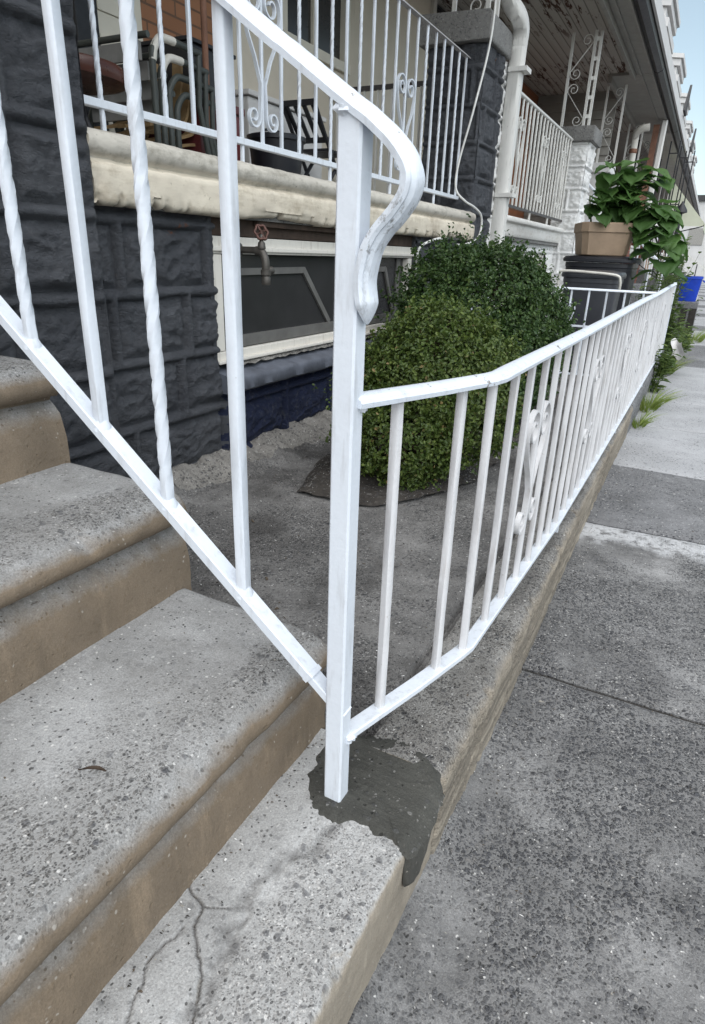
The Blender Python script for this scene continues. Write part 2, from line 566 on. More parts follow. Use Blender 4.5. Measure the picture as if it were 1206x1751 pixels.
M['walk_dark'] = concrete('pebbled_sidewalk', (0.38, 0.378, 0.376), (0.145, 0.143, 0.142), agg=0.9, s1=100, s2=210, bump=1.0, patch=3.1, spread=0.5, big=True,
                          stones=[(0.0, (0.045, 0.046, 0.052)), (0.35, (0.075, 0.077, 0.085)), (0.6, (0.12, 0.122, 0.13)), (0.84, (0.22, 0.212, 0.205)), (0.965, (0.45, 0.44, 0.42))])
M['walk_mid'] = concrete('grey_sidewalk', (0.27, 0.272, 0.28), (0.17, 0.171, 0.176), agg=0.5, s1=70, s2=150, bump=0.7, patch=2.6,
                         stones=[(0.0, (0.06, 0.06, 0.066)), (0.4, (0.12, 0.12, 0.125)), (0.7, (0.21, 0.21, 0.215)), (0.93, (0.5, 0.49, 0.48))])
M['walk_light'] = concrete('pale_sidewalk', (0.47, 0.475, 0.49), (0.36, 0.365, 0.375), agg=0.15, s1=80, s2=180, bump=0.3, patch=2.0)
M['chalk'] = concrete('washed_out_concrete', (0.5, 0.51, 0.53), (0.33, 0.335, 0.35), agg=0.5, s1=90, s2=170, bump=0.9, patch=8)
M['patch'] = concrete('fresh_cement', (0.080, 0.079, 0.070), (0.046, 0.046, 0.041), side=(0.088, 0.085, 0.075), agg=0.12, s1=150, s2=300, bump=0.7, patch=5, rough=0.8, trowel=True)
M['soil'] = concrete('dark_soil', (0.085, 0.075, 0.065), (0.035, 0.031, 0.028), agg=0.5, s1=60, s2=140, bump=1.0)
M['asphalt'] = concrete('asphalt', (0.06, 0.06, 0.062), (0.04, 0.04, 0.042), agg=0.4, s1=110, s2=240, bump=0.6)
M['crevice'] = plain('crevice_dirt_and_hollow_shade', (0.03, 0.027, 0.024), 0.95, 0.4, 20, 0.5)


def stone_mat(name='charcoal_painted_stone', ca=(0.076, 0.081, 0.094), cb=(0.120, 0.126, 0.140)):
    t = NT(name)
    n1 = t.noise(3.2, 5, 0.6)
    n2 = t.noise(34, 7, 0.7)
    n3 = t.noise(120, 4, 0.65)
    c = t.mix(t.ramp(n1, [(0.32, 0), (0.68, 1)]), ca, cb)
    c = t.mix(t.math('MULTIPLY', t.ramp(n2, [(0.52, 0), (0.75, 1)]), 0.55), c, (0.17, 0.175, 0.188))
    chip = t.ramp(t.math('ADD', t.math('MULTIPLY', t.noise(5.5, 4, 0.6), 0.7), t.math('MULTIPLY', n2, 0.3)), [(0.665, 0), (0.685, 1)])
    c = t.mix(t.math('MULTIPLY', chip, 0.8), c, (0.22, 0.085, 0.04))
    cr = t.noise(22, 8, 0.75, vec=t.n('Mapping', {'Vector': t.co, 'Rotation': (0.6, 0, 0), 'Scale': (1, 0.7, 1.9)}), dist=0.8)
    h = t.math('ADD', t.math('ADD', n2, t.math('MULTIPLY', n3, 0.35)), t.math('MULTIPLY', t.math('ABSOLUTE', t.math('SUBTRACT', cr, 0.5)), -2.2))
    return t.done(c, t.ramp(n2, [(0.2, 0.6), (0.8, 0.82)]), t.bump(h, 1.0, 0.02), 0.32)


def ledge_mat(name, hi, lo, stain):
    t = NT(name)
    st = t.n('Mapping', {'Vector': t.co, 'Scale': (1, 0.6, 3.0)})
    n1 = t.noise(4, 6, 0.65, vec=st)
    n2 = t.noise(24, 6, 0.7)
    c = t.mix(t.ramp(n1, [(0.35, 0), (0.65, 1)]), lo, hi)
    g = t.ramp(t.math('ADD', t.math('MULTIPLY', t.noise(7, 5, 0.7, vec=st), 0.6), t.math('MULTIPLY', n2, 0.4)), [(0.5, 0), (0.68, 1)])
    c = t.mix(t.math('MULTIPLY', g, 0.75), c, stain)
    sp = t.ramp(t.noise(46, 5, 0.7), [(0.66, 0), (0.72, 1)])
    c = t.mix(t.math('MULTIPLY', sp, 0.7), c, [x * 0.4 for x in stain])
    return t.done(c, 0.78, t.bump(t.math('ADD', n2, t.math('MULTIPLY', t.noise(140, 3), 0.3)), 0.4, 0.006), 0.3)


def peeling_mat():
    t = NT('peeling_ceiling_paint')
    st = t.n('Mapping', {'Vector': t.co, 'Scale': (6.0, 0.8, 1.0)})
    n = t.noise(2.2, 7, 0.7, vec=st)
    w = t.n('TexWave', {'Vector': t.co, 'Scale': 3.1, 'Distortion': 0.2}, 1, bands_direction='X')
    k = t.math('MULTIPLY', t.ramp(n, [(0.53, 0), (0.57, 1)]), t.ramp(t.noise(0.8, 2), [(0.38, 0), (0.55, 1)]))
    c = t.mix(k, (0.40, 0.375, 0.34), (0.07, 0.035, 0.024))
    c = t.mix(t.math('MULTIPLY', t.ramp(w, [(0.0, 1.0), (0.08, 0.0)]), 0.6), c, (0.03, 0.025, 0.02))
    return t.done(c, 0.85, t.bump(t.math('ADD', w, t.math('MULTIPLY', k, -0.5)), 0.4, 0.01), 0.2)


M['stone'] = stone_mat()
M['stone_blue'] = stone_mat('navy_painted_stone', (0.016, 0.024, 0.062), (0.026, 0.036, 0.085))
M['ledge_top'] = ledge_mat('worn_grey_ledge', (0.60, 0.565, 0.50), (0.45, 0.42, 0.37), (0.17, 0.155, 0.12))
M['ledge'] = ledge_mat('cream_ledge', (0.72, 0.655, 0.54), (0.56, 0.50, 0.41), (0.34, 0.28, 0.2))
M['ledge_white'] = ledge_mat('white_ledge', (0.75, 0.74, 0.72), (0.66, 0.65, 0.62), (0.42, 0.39, 0.34))
M['white_wall'] = ledge_mat('white_painted_stone', (0.76, 0.76, 0.75), (0.66, 0.66, 0.66), (0.42, 0.41, 0.39))
M['cap'] = concrete('grey_cap_stone', (0.33, 0.325, 0.315), (0.2, 0.198, 0.192), agg=0.3, s1=90, s2=180, bump=0.5)
M['cream'] = plain('cream_stucco', (0.66, 0.60, 0.50), 0.85, 0.06, 3, 0.12)
M['cream_trim'] = plain('cream_trim', (0.72, 0.68, 0.58), 0.6, 0.06, 4, 0.08)
M['brick_tan'] = brick('tan_brick', (0.32, 0.155, 0.085), (0.115, 0.08, 0.06), 0.235, 0.078)
M['brick_orange'] = brick('orange_brick', (0.34, 0.13, 0.06), (0.2, 0.13, 0.09), 0.21, 0.07)
M['brick_brown'] = brick('brown_brick', (0.16, 0.085, 0.055), (0.2, 0.17, 0.14), 0.21, 0.07)
M['brick_red'] = brick('red_brick', (0.22, 0.075, 0.05), (0.28, 0.24, 0.2), 0.21, 0.07)
M['peel'] = peeling_mat()
M['soffit'] = plain('grey_soffit', (0.30, 0.29, 0.265), 0.7, 0.12, 5, 0.1)
M['soffit_light'] = plain('pale_soffit', (0.5, 0.49, 0.45), 0.7, 0.12, 5, 0.1)
M['bay'] = plain('white_bay_siding', (0.58, 0.57, 0.56), 0.6, 0.08, 2, 0.1)
M['black'] = plain('black_metal', (0.018, 0.018, 0.022), 0.45, 0.3, 9, 0.1)
M['black_plastic'] = plain('black_plastic', (0.016, 0.017, 0.022), 0.38, 0.2, 4, 0.06)
M['grey_plastic'] = plain('charcoal_plastic', (0.045, 0.047, 0.055), 0.36, 0.2, 4, 0.06)
M['blue_plastic'] = plain('blue_plastic', (0.012, 0.05, 0.42), 0.35, 0.2, 6, 0.06)
M['clay'] = plain('tan_planter', (0.31, 0.225, 0.155), 0.65, 0.16, 9, 0.12)
M['maroon'] = plain('maroon_paint', (0.12, 0.028, 0.03), 0.35, 0.2, 5, 0.05)
M['table'] = plain('dark_brown_table_top', (0.075, 0.026, 0.018), 0.3, 0.25, 7, 0.05)
M['frame_green'] = plain('grey_green_tube', (0.05, 0.057, 0.053), 0.45, 0.25, 12, 0.08)
M['tape'] = plain('white_tube', (0.6, 0.58, 0.53), 0.5, 0.1, 12, 0.08)
M['sling'] = plain('tan_sling', (0.3, 0.2, 0.1), 0.7, 0.2, 14, 0.15)
M['grey_sling'] = plain('grey_sling', (0.23, 0.23, 0.225), 0.7, 0.15, 14, 0.15)
M['brass'] = plain('rusty_copper', (0.10, 0.05, 0.04), 0.45, 0.35, 40, 0.3, 0.4)
M['brass_grey'] = plain('weathered_brass', (0.085, 0.078, 0.07), 0.45, 0.3, 30, 0.25, 0.5)
M['wood_dark'] = plain('dark_wood', (0.06, 0.04, 0.03), 0.8, 0.4, 10, 0.4)
M['rust_pipe'] = plain('rusty_pipe', (0.2, 0.1, 0.065), 0.7, 0.3, 10, 0.2)
M['sill'] = plain('slate_blue_sill', (0.105, 0.115, 0.14), 0.6, 0.25, 12, 0.35)
M['pane'] = glass('dark_window_glass')
M['screen'] = glass('dusty_window_screen', (0.034, 0.034, 0.035), 0.22, 0.5)
M['curtain'] = plain('grey_curtain', (0.3, 0.29, 0.27), 0.9, 0.2, 14, 0.2)
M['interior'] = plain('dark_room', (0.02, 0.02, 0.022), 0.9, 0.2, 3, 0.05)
M['roof'] = plain('roof_felt', (0.06, 0.06, 0.062), 0.9, 0.2, 8, 0.3)
M['awning'] = plain('pale_green_awning', (0.56, 0.58, 0.46), 0.7, 0.1, 3, 0.05)
M['box_leaf'] = leafmat('boxwood_leaf', (0.042, 0.074, 0.016), (0.080, 0.122, 0.024), (0.145, 0.19, 0.044), dry=0.018)
M['box_leaf_dark'] = leafmat('dark_boxwood_leaf', (0.024, 0.055, 0.016), (0.046, 0.092, 0.022), (0.095, 0.15, 0.04))
M['big_leaf'] = leafmat('broad_leaf', (0.045, 0.10, 0.025), (0.07, 0.15, 0.035), (0.11, 0.21, 0.055), 0.55, 0.4)
M['weed_leaf'] = leafmat('weed_leaf', (0.06, 0.1, 0.03), (0.11, 0.17, 0.045), (0.2, 0.27, 0.07), 0.55, 0.35)
M['grass'] = leafmat('grass_blade', (0.13, 0.19, 0.035), (0.22, 0.3, 0.06), (0.36, 0.40, 0.12), 0.6, 0.35)
M['bark'] = plain('twig_bark', (0.07, 0.05, 0.035), 0.9, 0.3, 30, 0.5)
M['cable'] = plain('white_cable_jacket', (0.7, 0.7, 0.68), 0.5, 0.1, 10, 0.05)
M['litter'] = None
t_ = NT('litter_bits')
M['litter'] = t_.done(t_.ramp(t_.n('NewGeometry', {}, 'Random Per Island'), [(0.0, (0.03, 0.026, 0.022)), (0.45, (0.09, 0.07, 0.05)), (0.7, (0.3, 0.28, 0.25)), (0.82, (0.7, 0.69, 0.67))], 'CONSTANT'), 0.85)
M['dry_leaf'] = plain('dry_leaf', (0.045, 0.03, 0.02), 0.8, 0.3, 40, 0.3)

# ================================================================== the setting: road, sidewalk, kerb, yard floor
ZS = -1.12        # sidewalk
ZK = -0.887       # kerb, bottom slab


def dist_poly(x, y, pts):
    best = 9.0
    for (a, b) in zip(pts[:-1], pts[1:]):
        dx, dy = b[0] - a[0], b[1] - a[1]
        L = dx * dx + dy * dy
        t = 0 if L == 0 else max(0, min(1, ((x - a[0]) * dx + (y - a[1]) * dy) / L))
        d = math.hypot(x - a[0] - t * dx, y - a[1] - t * dy)
        if d < best:
            best = d
    return best


def wiggle(pts, amp=0.006, n=6):
    out = []
    for (a, b) in zip(pts[:-1], pts[1:]):
        for k in range(n):
            t = k / n
            x = a[0] + (b[0] - a[0]) * t; y = a[1] + (b[1] - a[1]) * t
            v = noise.noise_vector(Vector((x * 40, y * 40, 1.7)))
            e = 0 if k == 0 else 1
            out.append((x + v.x * amp * e, y + v.y * amp * e))
    out.append(pts[-1])
    return out


b = MB()
b.grid(lambda u, v: (-600 + 1200 * u, -600 + 1200 * v, -1.31), 4, 4)
structure(b.build('road', M['asphalt']))

b = MB()
b.box(-0.6, 1.62, -3, 60, -1.4, -1.135)
structure(b.build('sidewalk_bed', M['crevice']))


def kerb_x(y):
    """outer edge of the kerb, drifting slightly towards the houses"""
    pts = [(-2, -0.243), (0.7, -0.243), (0.88, -0.240), (1.1, -0.236), (1.55, -0.237), (2.0, -0.244), (2.6, -0.253), (3.7, -0.262), (5, -0.262), (9, -0.268), (60, -0.27)]
    for (a, b_) in zip(pts[:-1], pts[1:]):
        if y <= b_[0]:
            return a[1] + (b_[1] - a[1]) * (y - a[0]) / (b_[0] - a[0])
    return pts[-1][1]


def sidewalk_slab(y0, y1, x0, x1, mat, nx=30, ny=24, z=ZS, tilt=0.0):
    b = MB()
    g = 0.006

    def top(u, v):
        x = x0 + (x1 - x0) * u
        y = y0 + g + (y1 - y0 - 2 * g) * v
        e = min(v, 1 - v) * (y1 - y0)
        if v in (0, 1):
            y += noise.noise(Vector((x * 14, y * 3, 2))) * 0.0012
        zz = z + fbm(Vector((x * 2.2, y * 2.2, 3.3)), 4) * 0.006 + tilt * (y - y0)
        if x < -0.14:
            zz += 0.045 * min(1, ((-0.14 - x) / 0.11)) ** 2 * (0.6 + 0.8 * fbm(Vector((x * 8, y * 3.1, 7)), 3)) * max(0, min(1, (1.45 - y) / 0.4))
        if e < 0.012:
            zz -= 0.008
        return (x, y, zz)
    b.grid(top, nx, ny)
    # edges down into the joints
    for v in (0, 1):
        n0 = len(b.v)
        for i in range(nx + 1):
            p = top(i / nx, v)
            b.v.append(p); b.v.append((p[0], p[1], z - 0.05))
        for i in range(nx):
            b.face((n0 + 2 * i, n0 + 2 * i + 2, n0 + 2 * i + 3, n0 + 2 * i + 1))
    b.att['wash'] = [max(0.0, min(1.0, (p[1] - 2.71 - 0.08 * fbm(Vector((p[0] * 6, p[1] * 4, 0)), 4)) / 0.05)) * (y0 < 2) for p in b.v]
    return structure(b.build('sidewalk', mat, smooth=50, recalc=False))


ys = [(-2.2, 1.635, 'walk_dark'), (1.635, 2.93, 'walk_dark'), (2.93, 3.93, 'walk_mid'), (3.93, 5.12, 'walk_light'), (5.12, 6.2, 'walk_light'), (6.2, 7.2, 'walk_light'), (7.2, 8.6, 'walk_light'), (8.6, 9.8, 'walk_mid')]
y = 9.8
k = 0
while y < 58:
    ys.append((y, y + 1.25, 'walk_light' if k % 3 else 'walk_mid'))
    y += 1.25
    k += 1
for i, (a, b_, mt) in enumerate(ys):
    sidewalk_slab(a, b_, -0.30, 1.6, M[mt], 90 if i < 3 else 24, 160 if i == 0 else 40)
b = MB()
b.box(1.6, 1.76, -3, 60, -1.4, -1.122)
structure(b.build('street_kerb', M['walk_mid'], bevel=0.012))

# retaining kerb beside the sidewalk (top edge rough, front face layered)
def kerb_piece(y0, y1, ny, mat, name='kerb', fine=True, dz=0.0):
    b = MB()
    prof = [(-0.160, -0.06), (-0.160, 0.0), (-0.150, 0.003)] + [(-0.15 + 0.011 * k, 0.003) for k in range(1, 12)] + \
           [(-0.021, 0.001), (-0.012, -0.004), (-0.004, -0.012), (0.0, -0.024)] + [(0.001 - 0.0006 * k, -0.034 - 0.0105 * k) for k in range(22)]
    npf = len(prof)

    def fn(u, v):
        y = y0 + (y1 - y0) * u
        px, pz = prof[min(npf - 1, int(round(v * (npf - 1))))]
        x = kerb_x(y) + px
        z = ZK + pz + dz
        p = Vector((x * 14, y * 5, z * 22))
        edge = max(0, 1 - abs(px + 0.006) / 0.03)
        nz = fbm(Vector((x * 16, y * 16, z * 16)), 4)
        lay = noise.noise(Vector((0.3, y * 0.7, pz * 45))) * (1 if pz < -0.02 else 0)
        chip = max(0, fbm(Vector((y * 16, 4.2, 1.0)), 5) - 0.18) * 0.018 * edge
        x += nz * 0.0034 + lay * 0.0018 - chip * 1.2
        z += nz * 0.0022 - chip * 0.8 + fbm(Vector((y * 0.9, x * 2, 0)), 2) * 0.004
        return (x, y, z)
    b.grid(fn, ny, npf - 1)
    for e in (0, 1):
        b.face([e * ny * npf + i for i in range(npf)])
    return structure(b.build(name, mat, smooth=60))


kerb_piece(0.8795, 4.6, 620, M['kerb'])
kerb_piece(4.61, 8.3, 200, M['walk_mid'], dz=0.004)

# yard floor between kerb and house
b = MB()


def yard(u, v):
    x = -1.80 + 1.40 * u
    y = 0.80 + 4.6 * v
    z = ZK - 0.008 + fbm(Vector((x * 2, y * 2, 9)), 4) * 0.006 + fbm(Vector((x * 14, y * 14, 2)), 3) * 0.0022
    jag = fbm(Vector((y * 5.5, 3.1, x * 3)), 5) * 0.10
    d = (-1.56 + jag) - x
    if d > 0:
        z += min(0.06, d * 0.42) + max(0, fbm(Vector((x * 18, y * 18, 4)), 3)) * 0.018
    if x > -0.425:
        z -= 0.02
    return (x, y, z)


b.grid(yard, 150, 420)
b.att['wear'] = [max(0.0, min(0.75, (fbm(Vector((p[0] * 3, p[1] * 3, 1)), 4) * 1.3))) for p in b.v]
structure(b.build('yard_floor', M['floor'], smooth=60, recalc=False))
b = MB()
b.grid(lambda u, v: (-4 + 3.62 * u, 5.2 + 40 * v, ZK - 0.012), 4, 40)
structure(b.build('yard_ground', M['floor'], recalc=False))
# light mortar skim thrown against the wall foot
b = MB()


def skim(u, v):
    y = 1.72 + 3.3 * v
    wdt = 0.13 + 0.10 * fbm(Vector((y * 3.1, 7.7, 0)), 4)
    x = -1.80 + (0.10 + max(0.03, wdt)) * u
    q = yard((x + 1.80) / 1.40, (y - 0.80) / 4.6)
    top = 0.035 * (1 - u) * (0.5 + fbm(Vector((y * 8, x * 8, 5)), 4))
    return (x, y, q[2] + 0.004 * (1 - u ** 4) - 0.003 * (u > 0.97) + max(0, top))


b.grid(skim, 26, 330)
M['skim'] = concrete('thrown_mortar', (0.36, 0.345, 0.32), (0.2, 0.19, 0.175), agg=0.35, s1=80, s2=160, bump=1.0, patch=6)
structure(b.build('mortar_fillet', M['skim'], smooth=70, recalc=False))
# planting bed
b = MB()
bed = [(-1.26, 1.99), (-1.0, 2.0), (-0.86, 2.06), (-0.76, 2.2), (-0.72, 2.5), (-0.7, 3.0), (-0.68, 4.0), (-0.7, 4.6), (-1.45, 4.6), (-1.45, 2.3)]


def bedfn(u, v):
    y = 1.99 + 2.6 * v
    xl = -1.27 - 0.14 * min(1, v * 6)
    xr = -1.0 + 0.3 * min(1, (v * 5) ** 0.6)
    x = xl + (xr - xl) * u + noise.noise(Vector((y * 8, u * 3, 0))) * 0.02
    e = min(u, 1 - u, v * 3)
    return (x, y, ZK + 0.002 + min(0.02, e * 0.2) + fbm(Vector((x * 12, y * 12, 6)), 4) * 0.012)


b.grid(bedfn, 30, 100)
structure(b.build('soil_bed', M['soil'], smooth=60, recalc=False))

# ================================================================== concrete front steps
steps = thing('concrete_steps', 'weathered concrete front steps with rounded nosings climbing to the porch on the left', 'steps', (-0.9, 0.1, ZS))
Y0S, Y1S = -0.75, 0.905
tread_z = [-0.67, -0.45, -0.23, -0.01, 0.21]
riser_x = [-0.50, -0.845, -1.16, -1.49, -1.80]


def make_step(zt, xb, xnext, y1):
    b = MB()
    zb = zt - 0.24
    prof = [(xb + 0.004, zb - 0.02), (xb + 0.001, zb + 0.02), (xb, zb + 0.05), (xb, zb + 0.08), (xb - 0.003, zb + 0.105), (xb - 0.012, zb + 0.13), (xb - 0.028, zt - 0.095), (xb - 0.038, zt - 0.084),
            (xb - 0.034, zt - 0.076), (xb - 0.016, zt - 0.072), (xb + 0.002, zt - 0.066), (xb + 0.013, zt - 0.056), (xb + 0.017, zt - 0.045), (xb + 0.015, zt - 0.033), (xb + 0.008, zt - 0.021), (xb - 0.005, zt - 0.011), (xb - 0.022, zt - 0.004), (xb - 0.042, zt - 0.001)]
    n_ = 16
    for k in range(1, n_ + 1):
        t = k / n_
        prof.append((xb - 0.042 + (xnext - 0.03 - xb + 0.042) * t, zt - 0.001 + 0.004 * t))
    prof.append((xnext - 0.06, zt + 0.01))
    prof.append((xnext - 0.06, zb - 0.02))
    npf = len(prof)
    ny = 200
    ex = []

    def fn(u, v):
        y = Y0S + (y1 - Y0S) * u
        px, pz = prof[min(npf - 1, int(round(v * (npf - 1))))]
        e = y1 - y
        hard = pz > zt - 0.1 and px > xnext
        if e < 0.03:
            q = 1 - e / 0.03
            r_ = 1 - math.sqrt(max(0, 1 - q * q))
            if px > xb - 0.05 and pz > zt - 0.07:
                px -= 0.022 * r_
                pz -= 0.010 * r_
            elif pz > zt - 0.02:
                pz -= 0.014 * r_
        nz = fbm(Vector((px * 20, y * 20, pz * 20)), 4)
        lo = fbm(Vector((px * 3, y * 2.2, pz * 3 + zt * 9)), 3)
        d_in = xb - px
        e_ = (0.125 + 0.13 * fbm(Vector((px * 5, y * 4, zt * 7)), 4) + 0.05 * (0.6 - y) - d_in) / 0.05
        e_ = max(0.0, min(1.0, e_)) if pz > zt - 0.03 else 0.16
        e_ *= 1.0 if d_in > 0.012 else 0.35
        ex.append(max(0.12, e_))
        hollow = -0.006 * math.exp(-((y - 0.1) / 0.5) ** 2) if pz > zt - 0.01 else 0
        edge = max(0, 1 - abs(px - xb) / 0.03) * (pz > zt - 0.07)
        chip = max(0, fbm(Vector((y * 12, zt * 31, pz * 14)), 5) - 0.2) * 0.022 * edge
        return (px + nz * 0.0022 + lo * 0.004 - chip, y + (nz * 0.004 if u == 1 else 0), pz + nz * 0.0016 + lo * 0.003 + hollow - chip * 0.6)
    b.grid(fn, ny, npf - 1)
    for e in (0, 1):
        b.face([e * ny * npf + i for i in range(npf)])
    b.att['expo'] = ex
    return b.build('step', M['tread'], steps, smooth=60)


for k in range(5):
    make_step(tread_z[k], riser_x[k], riser_x[k + 1] if k < 4 else -2.6, 0.895 + 0.012 * (k % 2))

# bottom slab: fine grid so that the cracks and the worn skin are cut into it
CR1 = wiggle([(-0.514, 0.489), (-0.464, 0.471), (-0.45, 0.438), (-0.417, 0.411), (-0.388, 0.369), (-0.373, 0.345), (-0.36, 0.26)], 0.007, 6)
CR2 = wiggle([(-0.464, 0.471), (-0.436, 0.483), (-0.425, 0.49)], 0.004, 5)
CR3 = wiggle([(-0.467, 0.435), (-0.475, 0.385), (-0.462, 0.34), (-0.445, 0.307), (-0.43, 0.24)], 0.006, 6)
GRV = wiggle([(-0.365, 0.712), (-0.382, 0.621), (-0.408, 0.577), (-0.42, 0.547), (-0.41, 0.504), (-0.407, 0.452), (-0.386, 0.412), (-0.387, 0.362), (-0.375, 0.28), (-0.36, 0.2)], 0.018, 7)
b = MB()
prof = [(-0.545 + 0.0028 * k, 0.0) for k in range(0, 105)] + [(-0.2515, -0.001), (-0.247, -0.005), (-0.2435, -0.011), (-0.2425, -0.02)] + [(-0.2425 - 0.0006 * k, -0.03 - 0.011 * k) for k in range(0, 20)]
npf = len(prof)
ys0, ys1 = -0.6, 0.878
nys = 620
wear_v = []
expo_v = []


def slab(u, v):
    y = ys0 + (ys1 - ys0) * u
    px, pz = prof[min(npf - 1, int(round(v * (npf - 1))))]
    w = 0.0
    z = ZK + pz
    top = pz > -0.002
    nz = fbm(Vector((px * 26, y * 26, pz * 26)), 4)
    if top and y > 0.1:
        d1 = min(dist_poly(px, y, CR1), dist_poly(px, y, CR2) + 0.0008, dist_poly(px, y, CR3) + 0.0006)
        if d1 < 0.0026:
            k = 1 - d1 / 0.0026
            z -= 0.005 * k
            w = max(w, min(0.8, k * 1.6))
        dg = dist_poly(px, y, GRV)
        wd = 0.010 + 0.012 * max(0, noise.noise(Vector((px * 22, y * 22, 5))) + 0.4)
        if dg < wd:
            k = 1 - dg / wd
            z -= 0.0035 * k
            w = max(w, 0.62 * min(1, k * 1.6) * (0.6 + 0.8 * noise.noise(Vector((px * 60, y * 60, 2)))))
        # the skin left of the groove stands a little proud of the pebbly part
        z -= 0.0016 * (px > -0.40)
    edge = max(0, 1 - abs(px + 0.25) / 0.02) * (pz > -0.04)
    chip = max(0, fbm(Vector((y * 17, 8.2, pz * 20)), 5) - 0.12) * 0.016 * edge
    if y > 0.70 and px > -0.30 and pz > -0.1:                         # broken corner under the patch
        k = min(1, (y - 0.70) / 0.05) * max(0, 1 - (-0.243 - px) / 0.06)
        chip += 0.004 * k
    amp = 0.0020 if px > -0.40 else 0.0010
    wear_v.append(max(0.0, min(1, w)))
    lim = -0.40 + 0.03 * fbm(Vector((px * 9, y * 9, 1)), 3) + max(0, y - 0.62) * 0.25
    expo_v.append(max(0.25, min(1.0, (px - lim) / 0.02)) if top else 0.4)
    return (px + nz * 0.0022 - chip, y, z + nz * amp - chip * 0.7)


b.grid(slab, nys, npf - 1)
b.face([nys * npf + i for i in range(npf)] + [len(b.v)])
b.v.append((-0.545, ys1, -1.13))
wear_v.append(0)
expo_v.append(0)
b.att['wear'] = wear_v
b.att['expo'] = expo_v
b.build('bottom_slab', M['slab'], steps, smooth=60)

# fresh cement patch round the post foot, spilling over the broken corner
out = [(-0.470, 0.80), (-0.462, 0.765), (-0.440, 0.722), (-0.415, 0.700), (-0.385, 0.690), (-0.360, 0.703), (-0.338, 0.716), (-0.318, 0.717), (-0.300, 0.705), (-0.275, 0.712), (-0.250, 0.700), (-0.233, 0.712),
       (-0.228, 0.76), (-0.2275, 0.80), (-0.231, 0.845), (-0.246, 0.872), (-0.262, 0.898), (-0.285, 0.915), (-0.32, 0.928), (-0.36, 0.925), (-0.40, 0.908), (-0.44, 0.885), (-0.468, 0.85)]
ow = []
for (p, q) in zip(out, out[1:] + out[:1]):
    for k in range(6):
        t = k / 6
        x = p[0] + (q[0] - p[0]) * t; y = p[1] + (q[1] - p[1]) * t
        v = noise.noise_vector(Vector((x * 22, y * 22, 0))) * 0.008 + noise.noise_vector(Vector((x * 110, y * 110, 0))) * 0.005
        ow.append((x + v.x, y + v.y))
b = MB()
cx, cy = -0.345, 0.81
rings = [1.05, 1.0, 0.95, 0.89, 0.8, 0.68, 0.56, 0.44, 0.32, 0.2, 0.1]
n = len(ow)
for ri, r_ in enumerate(rings):
    for (x, y) in ow:
        x2 = cx + (x - cx) * r_; y2 = cy + (y - cy) * r_
        h = [-0.0045, -0.0008, 0.0010][ri] if ri < 3 else 0.0020
        h += 0.0016 * fbm(Vector((x2 * 90, y2 * 90, 1)), 3) * (ri < 4)
        # trowel ridges
        h += 0.0016 * noise.noise(Vector((x2 * 22 + y2 * 30, y2 * 150 - x2 * 40, 0))) + 0.0025 * fbm(Vector((x2 * 9, y2 * 9, 3)), 3) if ri > 1 else 0
        rim = max(0.0, 1 - (-0.236 - x2) / 0.02) if x2 > -0.256 else 0
        h -= 0.010 * min(1, rim) ** 2
        dpost = math.hypot(x2 + 0.394, y2 - 0.745)
        if dpost < 0.05:
            h += 0.004 * (1 - dpost / 0.05)
        b.v.append((x2, y2, ZK + h))
for ri in range(len(rings) - 1):
    for i in range(n):
        a = ri * n + i; c_ = ri * n + (i + 1) % n
        b.face((a, c_, c_ + n, a + n))
b.face([(len(rings) - 1) * n + i for i in range(n)])
# the part that runs down the front
n0 = len(b.v)
ny_, nz_ = 44, 22
for i in range(ny_ + 1):
    y = 0.702 + (0.865 - 0.702) * i / ny_
    low = -0.012 - 0.118 * math.sin(math.pi * min(1, (i / ny_) * 1.0) ** 0.55) ** 0.8 * (1.0 - 0.35 * i / ny_) + 0.012 * noise.noise(Vector((y * 60, 0, 0)))
    for j in range(nz_ + 1):
        t = j / nz_
        z = ZK - 0.004 + (low + 0.004) * t
        edge = min(t, 1 - t, i / ny_ * 2, (1 - i / ny_) * 2)
        x = -0.243 + 0.010 * min(1, edge * 8) + 0.003 * fbm(Vector((y * 20, z * 20, 3)), 3) - 0.004 * (t < 0.1)
        b.v.append((x, y, z))
for i in range(ny_):
    for j in range(nz_):
        a = n0 + i * (nz_ + 1) + j
        b.face((a, a + nz_ + 1, a + nz_ + 2, a + 1))
b.build('cement_patch', M['patch'], steps, smooth=70)

# ================================================================== wrought iron: scrolls, balusters
def spiral(cy, cz, r0, r1, a0, a1, n=34):
    pts = []
    for k in range(n + 1):
        t = k / n
        a = a0 + (a1 - a0) * t
        r_ = r0 + (r1 - r0) * t ** 0.8
        pts.append((cy + r_ * math.cos(a), cz + r_ * math.sin(a)))
    return pts


def scroll_curves(h, w):
    """the two halves of one heart-shaped scroll, in (along, up), total height h and half-width w"""
    r = w * 0.52
    top = spiral(w - r, h - r * 1.05, r, r * 0.22, -0.35, 2.9 * math.pi)
    rb = w * 0.36
    bot = spiral(w * 0.16 + rb, rb * 1.05, rb, rb * 0.25, math.pi * 0.92, 3.7 * math.pi)
    half = bot[::-1] + [(w * 0.12, h * 0.33), (w * 0.42, h * 0.5), (w * 0.75, h * 0.63)] + top
    return [half, [(-a, z) for (a, z) in half]]


def add_scroll(b, place, h, w, thick=0.005, wide=0.012, normal=(1, 0, 0), curves=None):
    for half in (curves or scroll_curves(h, w)):
        path = [place(a, z) for (a, z) in half]
        b.sweep(path, sq(wide, thick), side=normal)


